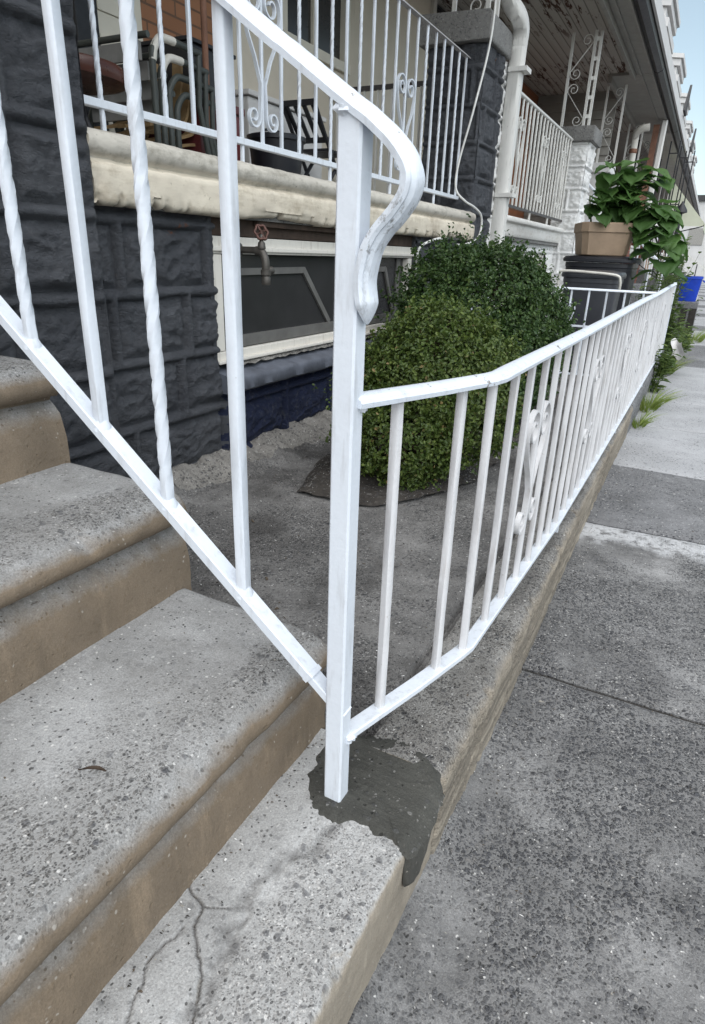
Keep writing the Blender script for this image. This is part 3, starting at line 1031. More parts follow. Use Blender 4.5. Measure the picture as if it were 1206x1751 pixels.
def baluster(b, p0, p1, w, twist_from=None, turns=0.0, side=(0, 1, 0), jit=0.0008):
    p0 = Vector(p0); p1 = Vector(p1)
    L = (p1 - p0).length
    n = max(2, int(L / 0.012)) if turns else max(2, int(L / 0.06))
    path = [p0.lerp(p1, k / n) for k in range(n + 1)]
    tw = None
    if turns:
        def tw(t):
            d = t * L
            a0, a1 = twist_from or (0.07, L - 0.07)
            return max(0.0, min(1.0, (d - a0) / (a1 - a0))) * turns * 2 * math.pi
    b.sweep(path, sq(w, w, w * (0.19 if turns else 0.13)), side=side, twist=tw, jit=jit)


RAILP = [(-0.021, -0.004), (-0.022, 0.003), (-0.019, 0.007), (-0.016, 0.0075), (-0.012, 0.012), (-0.005, 0.0145), (0.005, 0.0145), (0.012, 0.012), (0.016, 0.0075), (0.019, 0.007), (0.022, 0.003), (0.021, -0.004)]
"""moulded cap rail: (across, up)"""

def lump(b, c, r):
    """lumpy weld bead under paint"""
    n0 = len(b.v)
    nu, nv = 8, 12
    for i in range(nu + 1):
        for j in range(nv):
            a = math.pi * i / nu; p_ = 2 * math.pi * j / nv
            d = Vector((math.sin(a) * math.cos(p_), math.sin(a) * math.sin(p_), math.cos(a)))
            k_ = r * (0.9 + 0.5 * noise.noise(d * 1.7 + Vector(c) * 40))
            b.v.append((c[0] + d.x * k_ * 1.2, c[1] + d.y * k_ * 1.2, c[2] + d.z * k_ * 0.75))
    for i in range(nu):
        for j in range(nv):
            j2 = (j + 1) % nv
            b.face((n0 + i * nv + j, n0 + i * nv + j2, n0 + (i + 1) * nv + j2, n0 + (i + 1) * nv + j))


# ------------------------------------------------------------------ stair railing in the foreground
YR = 0.745
bx0 = -0.669 + (-0.408 + 0.42) * (-0.115 + 0.669) / (-1.092 + 0.42)
sr_ = thing('stair_railing', 'white painted iron stair railing with square post and curled handrail end beside the concrete steps', 'railing', (-0.394, YR, ZK))
b = MB()
b.sweep([(-0.394, YR, ZK - 0.004), (-0.394, YR, -0.5), (-0.394, YR, -0.2), (-0.394, YR, 0.150)], sq(0.0325, 0.0325, 0.003), side=(0, 1, 0), jit=0.0003)
for wc_ in ((-0.381, YR, 0.146), (-0.400, YR - 0.012, 0.150), (-0.381, YR + 0.014, -0.193), (-0.379, YR + 0.012, -0.760), (-0.408, YR, bx0 + 0.004), (-0.394, YR, ZK + 0.002)):
    lump(b, wc_, 0.0115)
b.build('post', M['white'], sr_, smooth=40)
# handrail with its curled end
hp = smooth_path([(-1.52, YR, 0.93), (-1.1, YR, 0.638), (-0.565, YR, 0.266), (-0.479, YR, 0.208), (-0.408, YR, 0.160), (-0.368, YR, 0.134), (-0.337, YR, 0.108), (-0.322, YR, 0.086), (-0.322, YR, 0.068), (-0.333, YR, 0.050), (-0.352, YR, 0.030), (-0.366, YR, 0.010), (-0.373, YR, -0.012), (-0.376, YR, -0.033), (-0.372, YR, -0.060), (-0.369, YR, -0.084)], 9)
b = MB()
nP = len(hp)
b.sweep(hp, RAILP, side=(0, 1, 0), scale=lambda t: 1.0 if t < 0.86 else (1.0 if t < 0.93 else max(0.05, 1.0 - 0.96 * ((t - 0.93) / 0.07) ** 1.3)), jit=0.0006)
b.att['scuff'] = [max(0.0, min(1.0, (0.078 - p[2]) / 0.03)) * (1.0 if p[2] > 0.0 else 0.35) * max(0.0, min(1.0, (p[0] + 0.395) / 0.02)) * (1.0 if p[1] < YR + 0.008 else 0.3) if p[0] > -0.40 else 0.0 for p in b.v]
b.build('handrail', M['white_scuffed'], sr_, smooth=24)
slope = (-0.115 + 0.669) / (-1.092 + 0.42)        # bottom rail dz/dx
b = MB()
bx = lambda x: -0.669 + (x + 0.42) * slope
dirv = Vector((-1, 0, -slope)).normalized()
b.sweep([(-0.445, YR, bx(-0.445)), (-0.7, YR, bx(-0.7)), (-1.1, YR, bx(-1.1)), (-1.5, YR, bx(-1.5))], sq(0.030, 0.020, 0.002), side=(0, 1, 0), jit=0.0006)
b.sweep([(-0.380, YR, bx(-0.380)), (-0.447, YR, bx(-0.447))], sq(0.026, 0.014, 0.001), side=(0, 1, 0))
b.sweep([(-0.442, YR, bx(-0.442) + 0.001), (-0.449, YR, bx(-0.449) + 0.001)], sq(0.032, 0.022, 0.002), side=(0, 1, 0))
b.build('bottom_rail', M['white'], sr_, smooth=40)


def hz(x):
    return 0.160 + (x + 0.408) * (0.266 - 0.160) / (-0.565 + 0.408) - 0.004


for (x, tw_) in ((-0.580, 0), (-0.733, 1), (-0.872, 0), (-1.022, 1), (-1.17, 0), (-1.32, 1)):
    b = MB()
    z0, z1 = bx(x) + 0.004, hz(x)
    if tw_:
        baluster(b, (x, YR, z0), (x, YR, z1), 0.0185, (0.045, z1 - z0 - 0.045), (z1 - z0 - 0.09) / 0.19)
    else:
        baluster(b, (x, YR, z0), (x, YR, z1), 0.0195)
    # weld bead at the foot
    b.lathe([(0.0165, -0.006), (0.0155, 0.003), (0.011, 0.012)], (x, YR, z0), 10)
    b.build('baluster', M['white'], sr_, smooth=45)

# ------------------------------------------------------------------ low yard fence along the kerb
def fx(y):
    pts = [(0.765, -0.386), (1.11, -0.291), (2.1, -0.289), (4.0, -0.283), (7.6, -0.279)]
    for (a, b_) in zip(pts[:-1], pts[1:]):
        if y <= b_[0]:
            return a[1] + (b_[1] - a[1]) * (y - a[0]) / (b_[0] - a[0])
    return pts[-1][1]


def fb(y):       # bottom rail height
    pts = [(0.765, -0.757), (1.11, -0.762), (2.1, -0.835), (3.0, -0.842), (7.6, -0.842)]
    for (a, b_) in zip(pts[:-1], pts[1:]):
        if y <= b_[0]:
            return a[1] + (b_[1] - a[1]) * (y - a[0]) / (b_[0] - a[0])
    return pts[-1][1]


FT = -0.198
yf = thing('yard_fence', 'low white iron fence with heart scrolls running along the kerb by the sidewalk', 'fence', (-0.29, 4.0, ZK))
b = MB()
path = [(-0.390, 0.748, -0.189), (-0.335, 0.93, -0.194), (-0.298, 1.07, -0.197), (-0.291, 1.11, -0.197), (-0.290, 1.16, -0.196)] + [(fx(y), y, FT + 0.003 * math.sin(y * 2.1)) for y in (1.4, 1.7, 2.1, 2.6, 3.2, 4, 4.8, 5.6, 6.4, 7.0, 7.62)]
b.sweep(path, [(a * 0.92, c * 0.95) for (a, c) in RAILP], side=(1, 0, 0), jit=0.0006)
b.build('top_rail', M['white_worn'], yf, smooth=24)
b = MB()
path = [(-0.390, 0.748, fb(0.765)), (-0.335, 0.94, fb(0.94)), (-0.298, 1.085, fb(1.085)), (-0.291, 1.12, fb(1.12))] + [(fx(y), y, fb(y)) for y in (1.3, 1.6, 2.1, 3.0, 4.2, 5.5, 7.62)]
b.sweep(path, sq(0.030, 0.013, 0.002), side=(1, 0, 0), jit=0.0006)
b.build('bottom_rail', M['white'], yf, smooth=40)
bys = [0.846, 1.008, 1.10, 1.249, 1.388, 1.533] + [1.533 + 0.1379 * k for k in range(1, 45)]
scroll_y = [1.533 + 0.9653 * k for k in range(0, 6)]
for y in bys:
    x = fx(y)
    b = MB()
    baluster(b, (x, y, fb(y)), (x, y, FT - 0.003), 0.0148, side=(1, 0, 0) if y > 1.05 else (0.9, -0.25, 0), jit=0.0006)
    b.build('baluster', M['white_bar'], yf, smooth=45)
for y in scroll_y:
    b = MB()
    x = fx(y) + 0.002
    add_scroll(b, lambda a, z, x=x, y=y: (x, y + a, -0.645 + z), 0.335, 0.112, 0.0055, 0.013)
    b.build('scroll', M['white_bar'], yf, smooth=50)
for y in (2.14, 3.75, 5.4, 7.0, 7.58):
    b = MB()
    x = fx(y)
    b.sweep([(x, y, ZK - 0.01), (x, y, fb(y) - 0.004)], sq(0.014, 0.014), side=(1, 0, 0))
    b.build('foot', M['white_worn'], yf)
b = MB()
b.sweep([(fx(7.62), 7.63, ZK - 0.01), (fx(7.62), 7.63, FT + 0.02)], sq(0.03, 0.03, 0.003), side=(1, 0, 0))
b.build('end_post', M['white'], yf)

# cross fence between the two yards
cf = thing('cross_fence', 'short white iron fence with a scroll crossing the yard in front of the black bins', 'fence', (-0.7, 5.1, ZK))
b = MB()
b.sweep([(-1.66, 5.0, FT + 0.005), (-0.9, 5.06, FT + 0.003), (fx(5.1), 5.12, FT)], [(a * 0.75, c * 0.8) for (a, c) in RAILP], side=(0, 1, 0))
b.build('top_rail', M['white'], cf, smooth=50)
b = MB()
b.sweep([(-1.66, 5.0, -0.80), (fx(5.1), 5.12, -0.80)], sq(0.026, 0.012), side=(0, 1, 0))
b.build('bottom_rail', M['white'], cf)
b = MB()
b.sweep([(-1.66, 5.0, -0.45), (fx(5.1), 5.12, -0.45)], sq(0.008, 0.014), side=(0, 1, 0))
b.build('middle_rail', M['white'], cf)
for k in range(11):
    t = (k + 0.5) / 11
    x = -1.64 + 1.33 * t
    y = 5.0 + 0.12 * (x + 1.66) / 1.39
    b = MB()
    baluster(b, (x, y, -0.80), (x, y, FT), 0.0135)
    b.build('baluster', M['white'], cf, smooth=45)
for x in (-0.895, -0.40):
    b = MB()
    add_scroll(b, lambda a, z, x=x: (x + a, 5.055, -0.62 + z), 0.34, 0.085, 0.006, 0.012, normal=(0, 1, 0))
    b.build('scroll', M['white'], cf, smooth=50)

# ================================================================== house one: dark painted stone, cream ledge
def stone_h(u, z, seed=0.0, row=0.232, z0=-1.085, lo=0.30, hi=0.52):
    """height of a rock-faced block wall with raised ribbon joints, at (along, up)"""
    r = math.floor((z - z0) / row)
    fz = (z - z0) - r * row
    dz = min(fz, row - fz)
    # vertical joints of this row
    rng = random.Random(int(r * 131 + seed * 977) + 5)
    x = -3.0 + rng.random() * 0.4
    dx = 9.0
    cell = 0
    while x < u + 1.0:
        dd = abs(u - x)
        if dd < dx:
            dx = dd
        if x < u:
            cell += 1
        x += lo + (hi - lo) * rng.random()
    wob = noise.noise(Vector((u * 9, z * 9, 1.1 + seed))) * 0.004
    d = min(dz, dx) + wob
    p = Vector((u * 4.5 + r * 3.7 + cell * 1.9, z * 6.5, seed * 5 + cell))
    rock = fbm(p, 5) * 0.016
    q = Vector((u * 13 + z * 6, z * 17 - u * 5 + cell * 3, seed))
    rock += (0.35 - abs(noise.noise(q))) * 0.020 + (0.3 - abs(noise.noise(q * 2.3))) * 0.010 + fbm(q * 3.1, 3) * 0.0035
    rock += 0.012 * noise.noise(Vector((cell * 7.3, r * 5.1, seed)))
    k = min(1, max(0, (d - 0.017) / 0.04))
    k = k * k * (3 - 2 * k)
    h = -0.006 + (0.014 + rock) * k
    if d < 0.017:
        h += 0.027 * math.sqrt(max(0, 1 - (d / 0.017) ** 2))
    return h + fbm(Vector((u * 34, z * 34, seed)), 4) * 0.0026


XW = -1.725
house = thing('row_house', 'porch row house of charcoal painted stone with a cream porch ledge behind the stair railing', 'house', (-4, 2.5, ZK))
WY0, WY1, WZ0, WZ1 = 2.095, 4.13, -0.50, 0.045
b = MB()
y0, y1, z0, z1 = 0.85, 5.15, -0.97, 0.16


def wall_fn(u, v):
    y = y0 + (y1 - y0) * u
    z = z0 + (z1 - z0) * v
    return (XW + stone_h(y, z), y, z)


b.grid(wall_fn, 600, 160, skip=lambda u, v: WY0 < y0 + (y1 - y0) * u < WY1 and WZ0 < z0 + (z1 - z0) * v < 0.2,
       mi=lambda u, v: 1 if (z0 + (z1 - z0) * v < -0.57 and y0 + (y1 - y0) * u > 2.12 + 0.1 * noise.noise(Vector((0, 3, v * 30)))) else 0)
# reveals of the cellar window
b.box(XW - 0.26, XW + 0.004, WY0 - 0.02, WY0 + 0.001, WZ0, 0.14)
b.box(XW - 0.26, XW + 0.004, WY1 - 0.001, WY1 + 0.02, WZ0, 0.14)
b.box(XW - 0.28, XW - 0.26, 0.85, 5.15, -0.97, 0.13)
b.build('stone_wall', [M['stone'], M['stone_blue']], house, smooth=70, recalc=False)

# ledge: rounded top course over a cream fascia, with a broken lower edge
b = MB()
lp = [(-0.40, 0.312), (-0.055, 0.314), (-0.03, 0.311), (-0.012, 0.303), (-0.003, 0.290), (0.0, 0.275), (-0.004, 0.258), (-0.014, 0.246), (-0.026, 0.240), (-0.030, 0.234), (-0.026, 0.228), (-0.012, 0.224), (-0.006, 0.218), (-0.004, 0.205), (-0.003, 0.19), (-0.003, 0.175), (-0.004, 0.16), (-0.004, 0.145), (-0.005, 0.132), (-0.006, 0.122), (-0.012, 0.113), (-0.03, 0.108), (-0.10, 0.110), (-0.22, 0.112), (-0.40, 0.112)]
nl = len(lp)
ly0, ly1 = 1.492, 5.13


def ledge_fn(u, v):
    y = ly0 + (ly1 - ly0) * u
    px, pz = lp[min(nl - 1, int(round(v * (nl - 1))))]
    n_ = fbm(Vector((px * 14, y * 14, pz * 14)), 4)
    w = fbm(Vector((px * 2, y * 1.6, pz * 2)), 3)
    dx = n_ * 0.003 + w * 0.004
    dz = n_ * 0.002 + noise.noise(Vector((y * 0.8, 2, 2))) * 0.003
    if pz < 0.14 and px > -0.2:
        ch = max(0, fbm(Vector((y * 15, 3.3, 0)), 6) - 0.10) * 0.045 + max(0, fbm(Vector((y * 2.2, 9.3, 0)), 3) - 0.1) * 0.03
        dz += ch
        dx -= ch * 0.4
    if pz > 0.115 and pz < 0.31 and y < ly0 + 0.05:
        dx -= 0.02 * max(0, noise.noise(Vector((y * 30, pz * 30, 1))) + 0.3) * (1 - (y - ly0) / 0.05)
    return (-1.652 + px + dx, y, pz + dz)


b.grid(ledge_fn, 380, nl - 1, mi=lambda u, v: 0 if v * (nl - 1) < 9 else 1)
for e in (0, 1):
    b.face([e * 380 * nl + i for i in range(nl)], 1)
b.build('ledge', [M['ledge_top'], M['ledge']], house, smooth=55)
b = MB()
b.box(-3.0, -1.70, 1.0, 5.55, 0.11, 0.30)
b.build('porch_floor', M['cap'], house)
# dark rotten lintel board under the ledge, above the window
b = MB()
b.box(-1.99, -1.745, WY0 - 0.06, WY1 + 0.08, 0.046, 0.118)
b.box(-1.745, -1.715, WY0 + 0.3, WY0 + 1.15, 0.088, 0.112)
b.build('lintel_board', M['wood_dark'], house, bevel=0.004)
# sill
b = MB()


def sill_fn(u, v):
    y = 2.10 + 2.1 * u
    P_ = [(-1.98, -0.462), (-1.80, -0.470), (-1.66, -0.500), (-1.652, -0.507), (-1.650, -0.520), (-1.652, -0.556), (-1.665, -0.566), (-1.75, -0.568)]
    px, pz = P_[min(7, int(round(v * 7)))]
    n_ = fbm(Vector((px * 12, y * 12, pz * 12)), 4)
    return (px + n_ * 0.006, y, pz + n_ * 0.006 + 0.003 * noise.noise(Vector((y * 2, 0, 0))))


b.grid(sill_fn, 140, 7)
for e in (0, 1):
    b.face([e * 140 * 8 + i for i in range(8)])
b.build('sill', M['sill'], house, smooth=50)
# broken brown mortar under the frame
b = MB()
b.grid(lambda u, v: (-1.745 + 0.03 * v + 0.01 * fbm(Vector((u * 30, v * 4, 2)), 3), 2.17 + 1.95 * u, -0.447 - 0.022 * v + 0.007 * fbm(Vector((u * 40, v * 2, 5)), 4)), 160, 5)
b.build('bed_mortar', M['skim'], house, smooth=60)

# cellar window: white frame, two hopper panes with their sloping inner frames, dark room behind
win = MB()
fw = 0.055
XF = XW - 0.012
win.box(XF - 0.06, XF, WY0 + 0.002, WY1 - 0.002, -0.022, 0.043)
win.box(XF - 0.06, XF, WY0 + 0.002, WY1 - 0.002, -0.44, -0.405)
win.box(XF - 0.06, XF, WY0 + 0.002, WY0 + fw + 0.02, -0.403, -0.024)
win.box(XF - 0.06, XF, WY1 - fw, WY1 - 0.002, -0.403, -0.024)
win.box(XF - 0.06, XF - 0.006, 3.36, 3.42, -0.403, -0.024)
win.box(XF - 0.004, XF + 0.012, WY0 - 0.005, WY1 + 0.005, -0.012, 0.006)
win.box(XF - 0.02, XF + 0.02, WY0 + 0.01, WY1 - 0.01, -0.452, -0.438)
w_o = win.build('cellar_window', M['white_trim'], house, bevel=0.004)
for (a, c) in ((WY0 + fw + 0.02, 3.36), (3.42, WY1 - fw)):
    b = MB()
    b.box(XF - 0.045, XF - 0.04, a + 0.002, c - 0.002, -0.402, -0.026)
    b.build('pane', M['screen'], w_o)
    b = MB()
    # the sash behind hangs inward, tipped: bottom rail and slanting stiles
    b.box(XF - 0.036, XF - 0.018, a + 0.004, c - 0.004, -0.400, -0.352)
    for (p, q) in (((a + 0.78 * (c - a), -0.352), (a + 0.56 * (c - a), -0.085)), ((a + 0.02, -0.19), (a + 0.06, -0.24))):
        v = Vector((0, q[0] - p[0], q[1] - p[1]))
        b.sweep([(XF - 0.032, p[0], p[1]), (XF - 0.032, q[0], q[1])], sq(0.012, 0.028), side=(1, 0, 0))
    b.sweep([(XF - 0.033, a + 0.1 * (c - a), -0.092), (XF - 0.033, a + 0.57 * (c - a), -0.088)], sq(0.012, 0.028), side=(1, 0, 0))
    b.sweep([(XF - 0.034, a + 0.86 * (c - a), -0.352), (XF - 0.034, a + 0.86 * (c - a), -0.03)], sq(0.008, 0.05), side=(1, 0, 0))
    M.setdefault('sash', plain('old_grey_sash', (0.13, 0.127, 0.12), 0.6, 0.2, 9, 0.1))
    b.build('sash', M['sash'], w_o)
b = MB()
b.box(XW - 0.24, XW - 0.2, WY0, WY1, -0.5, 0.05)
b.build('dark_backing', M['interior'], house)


def stone_pier(name, x0, x1, y0, y1, z0, z1, seed, parent, front_m=0, split=None, mats=None):
    """block pier: street face (+X), the face towards the camera (-Y) and the back faces"""
    b = MB()
    nz = int((z1 - z0) / 0.0075)
    nyy = int((y1 - y0) / 0.0075)
    nx = int((x1 - x0) / 0.0075)

    def front(u, v):
        y = y0 + (y1 - y0) * u; z = z0 + (z1 - z0) * v
        e = min(1, min(u, 1 - u) * (y1 - y0) / 0.02)
        return (x1 + stone_h(y, z, seed) * (0.25 + 0.75 * e), y - (0.004 * fbm(Vector((z * 12, 1, seed)), 3) if u == 0 else 0), z)

    def near(u, v):
        x = x0 + (x1 - x0) * u; z = z0 + (z1 - z0) * v
        e = min(1, (1 - u) * (x1 - x0) / 0.02)
        return (x, y0 - stone_h(x + 7, z, seed + 0.37) * (0.25 + 0.75 * e), z)

    def far(u, v):
        x = x0 + (x1 - x0) * u; z = z0 + (z1 - z0) * v
        e = min(1, (1 - u) * (x1 - x0) / 0.02)
        return (x, y1 + stone_h(x + 3, z, seed + 0.71) * (0.25 + 0.75 * e), z)
    b.grid(front, nyy, nz, mi=(lambda u, v: 1 if split and y0 + (y1 - y0) * u > split else 0))
    b.grid(near, nx, nz)
    b.grid(far, nx, nz, mi=1 if split else 0)
    b.box(x0 - 0.01, x1 - 0.03, y0 + 0.03, y1 - 0.03, z0, z1)
    return b.build(name, mats or M['stone'], parent, smooth=70, recalc=False)


stone_pier('pier', -2.12, -1.665, 0.93, 1.492, -0.97, 1.42, 3, house)
stone_pier('pier', -2.10, -1.680, 5.075, 5.74, -0.97, 1.37, 11, house, split=5.53, mats=[M['stone'], M['white_wall']])
for (y0_, y1_, x0_, x1_) in ((0.87, 1.55, -2.18, -1.60), (5.0, 5.56, -2.16, -1.635)):
    b = MB()
    P_ = [(x0_, 1.375), (x1_ - 0.012, 1.375), (x1_, 1.387), (x1_, 1.52), (x1_ - 0.015, 1.545), (x0_, 1.56)]
    b.prism(P_, 'y', y0_, y1_)
    b.build('cap', M['cap'], house, bevel=0.012, smooth=50)

# facade of house one on the porch: door, tan brick, stucco, window
XFc = -3.0
b = MB()
b.box(XFc - 0.25, XFc, -0.6, 2.66, 0.11, 2.45)
b.box(XFc - 0.25, XFc - 0.001, 3.86, 4.50, 0.3, 2.45)
b.box(XFc - 0.25, XFc - 0.001, 5.50, 5.60, 0.3, 2.45)
b.box(XFc - 0.25, XFc - 0.001, 4.50, 5.50, 0.3, 1.36)
b.build('stucco_wall', M['cream'], house)
b = MB()
b.box(XFc - 0.25, XFc - 0.012, 3.14, 3.86, 0.3, 2.45)
b.build('brick_wall', M['brick_tan'], house)
b = MB()
b.box(XFc - 0.2, XFc + 0.05, 2.66, 2.80, 0.3, 2.4)
b.build('door_frame', M['black'], house, bevel=0.006)
b = MB()
b.box(XFc - 0.12, XFc - 0.02, 2.80, 3.14, 0.3, 2.4)
b.box(XFc - 0.02, XFc + 0.015, 3.08, 3.139, 0.3, 2.4)
for (za, zb_) in ((0.45, 1.0), (1.1, 2.25)):
    b.box(XFc - 0.021, XFc - 0.01, 2.86, 3.03, za, zb_)
b.build('door', M['cream_trim'], house, bevel=0.006)
b = MB()
b.box(XFc - 0.06, XFc + 0.03, 4.50, 5.50, 1.36, 1.43)
b.box(XFc - 0.06, XFc + 0.02, 4.50, 4.57, 1.43, 2.4)
b.box(XFc - 0.06, XFc + 0.02, 5.43, 5.50, 1.43, 2.4)
b.box(XFc - 0.05, XFc - 0.01, 4.97, 5.03, 1.43, 2.4)
wf = b.build('porch_window', M['cream_trim'], house, bevel=0.006)
b = MB()
b.box(XFc - 0.045, XFc - 0.038, 4.57, 5.43, 1.43, 2.4)
b.build('pane', M['screen'], wf)
b = MB()
n_ = 60
b.grid(lambda u, v: (XFc - 0.065 + 0.008 * math.sin(u * 60), 4.58 + 0.3 * u, 1.44 + 0.95 * v), n_, 2)
b.grid(lambda u, v: (XFc - 0.065 + 0.008 * math.sin(u * 60), 5.1 + 0.3 * u, 1.44 + 0.95 * v), n_, 2)
b.build('curtain', M['curtain'], wf)

# upper storey, porch roof and gutter of a house; also used for the houses farther down the row
ZC = 2.42          # porch ceiling
XR = -1.13         # roof edge over the porch


def porch_roof(parent, y0, y1, ceil_m, fascia_m, wide=0.62):
    b = MB()
    b.box(XFc - 0.2, XR - 0.12, y0, y1, ZC, ZC + 0.06)
    b.build('porch_ceiling', ceil_m, parent)
    b = MB()
    b.prism([(XFc - 0.2, ZC + 0.062), (XR - 0.06, ZC + 0.062), (XR - 0.02, ZC + 0.24), (XFc - 0.2, ZC + 0.78)], 'y', y0, y1)
    b.build('porch_roof', M['roof'], parent)
    b = MB()
    b.box(XR - 0.118, XR - 0.085, y0 + 0.002, y1 - 0.002, ZC - 0.05, ZC + 0.06)
    b.box(XR - wide, XR - 0.12, y0 + 0.003, y1 - 0.003, ZC - 0.035, ZC - 0.002)
    b.box(XR - wide - 0.04, XR - wide + 0.005, y0 + 0.002, y1 - 0.002, ZC - 0.11, ZC - 0.003)
    b.box(XR - 0.25, XR - 0.22, y0 + 0.002, y1 - 0.002, ZC - 0.055, ZC - 0.036)
    b.build('soffit', fascia_m, parent, bevel=0.004)
    b = MB()
    gp = [(XR - 0.084, ZC + 0.07), (XR - 0.08, ZC - 0.02), (XR - 0.03, ZC - 0.04), (XR + 0.03, ZC - 0.01), (XR + 0.055, ZC + 0.07), (XR + 0.045, ZC + 0.075), (XR + 0.02, ZC + 0.0), (XR - 0.03, ZC - 0.025), (XR - 0.07, ZC - 0.005), (XR - 0.072, ZC + 0.07)]
    b.prism(gp, 'y', y0 + 0.01, y1 - 0.01)
    b.build('gutter', M['black'], parent)
    b = MB()
    b.box(XR + 0.057, XR + 0.085, y0, y1, ZC + 0.035, ZC + 0.20)
    b.build('fascia', M['bay'], parent)


def upper(parent, y0, y1, wall_m, bay=True, ztop=6.2):
    b = MB()
    b.box(-11, XFc - 0.21, y0, y1, -1.3, ztop)
    b.build('house_body', wall_m, parent)
    if not bay:
        return
    ym = (y0 + y1) / 2
    zb0, zb1 = 3.05, 4.85
    poly = [(XFc - 0.21, ym - 1.75), (-2.15, ym - 1.1), (-1.82, ym - 1.05), (-1.82, ym + 1.05), (-2.15, ym + 1.1), (XFc - 0.21, ym + 1.75)]
    poly = [(XFc - 0.209, ym - 1.75), (-1.85, ym - 1.0), (-1.85, ym + 1.0), (XFc - 0.209, ym + 1.75)]
    b = MB()
    b.prism(poly, 'z', zb0, zb1)
    for (za, zb_, o_) in ((zb0 - 0.1, zb0 + 0.05, 0.10), (3.38, 3.45, 0.04), (zb1 - 0.35, zb1 - 0.2, 0.08), (zb1, zb1 + 0.16, 0.07), (zb1 + 0.161, zb1 + 0.26, 0.12)):
        b.prism([(poly[0][0] + 0.001, poly[0][1] - o_), (poly[1][0] + o_, poly[1][1] - o_ * 0.6), (poly[2][0] + o_, poly[2][1] + o_ * 0.6), (poly[3][0] + 0.001, poly[3][1] + o_)], 'z', za, zb_)
    by_ = b.build('bay', M['bay'], parent)
    # windows of the bay
    for (p, q, cnt) in ((poly[0], poly[1], 1), (poly[1], poly[2], 2)):
        P = Vector((p[0], p[1], 0)); Q = Vector((q[0], q[1], 0))
        d = (Q - P).normalized(); nrm = Vector((d.y, -d.x, 0))
        L = (Q - P).length
        for k in range(cnt):
            cc = P + d * L * ((k + 0.5) / cnt)
            hw = min(0.36, L / cnt * 0.33)
            b = MB()
            for s_ in (-1, 1):
                b.obox(cc + d * hw * s_ + nrm * 0.02 + Vector((0, 0, 3.96)), d * 0.035, nrm * 0.03, Vector((0, 0, 0.46)))
            for zz in (3.53, 3.95, 4.4):
                b.obox(cc + nrm * 0.022 + Vector((0, 0, zz)), d * (hw - 0.036), nrm * 0.03, Vector((0, 0, 0.03)))
            w_ = b.build('window', M['white_trim'], by_)
    # roof cornice and a pointed gable end with a dark slate finial
    b = MB()
    b.box(-11, -2.7, y0 + 0.003, y1 - 0.003, ztop + 0.001, ztop + 0.25)
    b.build('cornice', M['bay'], parent)


porch_roof(house, -0.8, 5.6, M['peel'], M['soffit'])
upper(house, -5.5, 5.6, M['brick_tan'], bay=False)
b = MB()
for (xa, xb_) in ((-2.0, -1.985), (-1.75, -1.735)):
    for yy in (1.02, 1.4):
        b.sweep([(xa, yy, 1.55), (xa, yy, 2.31)], sq(0.03), side=(1, 0, 0))
b.build('porch_post', M['white_old'], house)


def lattice_post(parent, xa, xb_, y, z0, z1, mat, box=True, scr=True, dy=0.0):
    b = MB()
    for (x, w) in ((xa, 0.028), (xb_, 0.028)):
        b.sweep([(x, y, z0), (x, y + dy, z1)], sq(w), side=(1, 0, 0))
    if box:
        b.sweep([(xb_ + 0.05, y + 0.05, z0), (xb_ + 0.05, y + 0.05 + dy, z1)], sq(0.028), side=(1, 0, 0))
        n = int((z1 - z0) / 0.17)
        for k in range(n):
            z = z0 + (k + 0.5) * (z1 - z0) / n
            b.box(xb_ + 0.006, xb_ + 0.046, y + 0.01, y + 0.04, z, z + 0.035)
    if scr:
        w = (xb_ - xa) / 2 - 0.014
        xm = (xa + xb_) / 2
        nseg = max(1, int((z1 - z0) / 0.36))
        hseg = (z1 - z0) / nseg
        for k in range(nseg):
            s_ = 1 if k % 2 else -1
            path = []
            rr = w * 0.62
            top = spiral(w - rr, hseg * 0.96 - rr, rr, rr * 0.25, -0.3, 2.7 * math.pi, 26)
            bot = spiral(-w + rr, rr * 1.05, rr, rr * 0.25, math.pi - 0.3, 3.7 * math.pi, 26)
            path = bot[::-1] + top
            b.sweep([(xm + s_ * a, y, z0 + k * hseg + z) for (a, z) in path], sq(0.014, 0.006), side=(0, 1, 0))
    return b.build('lattice_post', mat, parent, smooth=45)


lattice_post(house, -1.99, -1.74, 5.22, 1.56, ZC - 0.11, M['white_old'])
# white downspout with its elbow, on the joint of the two houses
b = MB()
dp = smooth_path([(-1.66, 5.42, 2.4), (-1.66, 5.42, 1.80), (-1.652, 5.43, 1.70), (-1.60, 5.50, 1.625), (-1.592, 5.585, 1.565), (-1.60, 5.612, 1.49), (-1.605, 5.618, 1.36), (-1.61, 5.62, 0.6), (-1.61, 5.62, -0.87)], 6)
b.sweep(dp, sq(0.105, 0.105, 0.018), side=(1, 0, 0))
for z in (1.30, 0.45):
    b.box(-1.65, -1.507, 5.55, 5.69, z, z + 0.03)
b.build('downspout', M['white_old'], house, smooth=45)

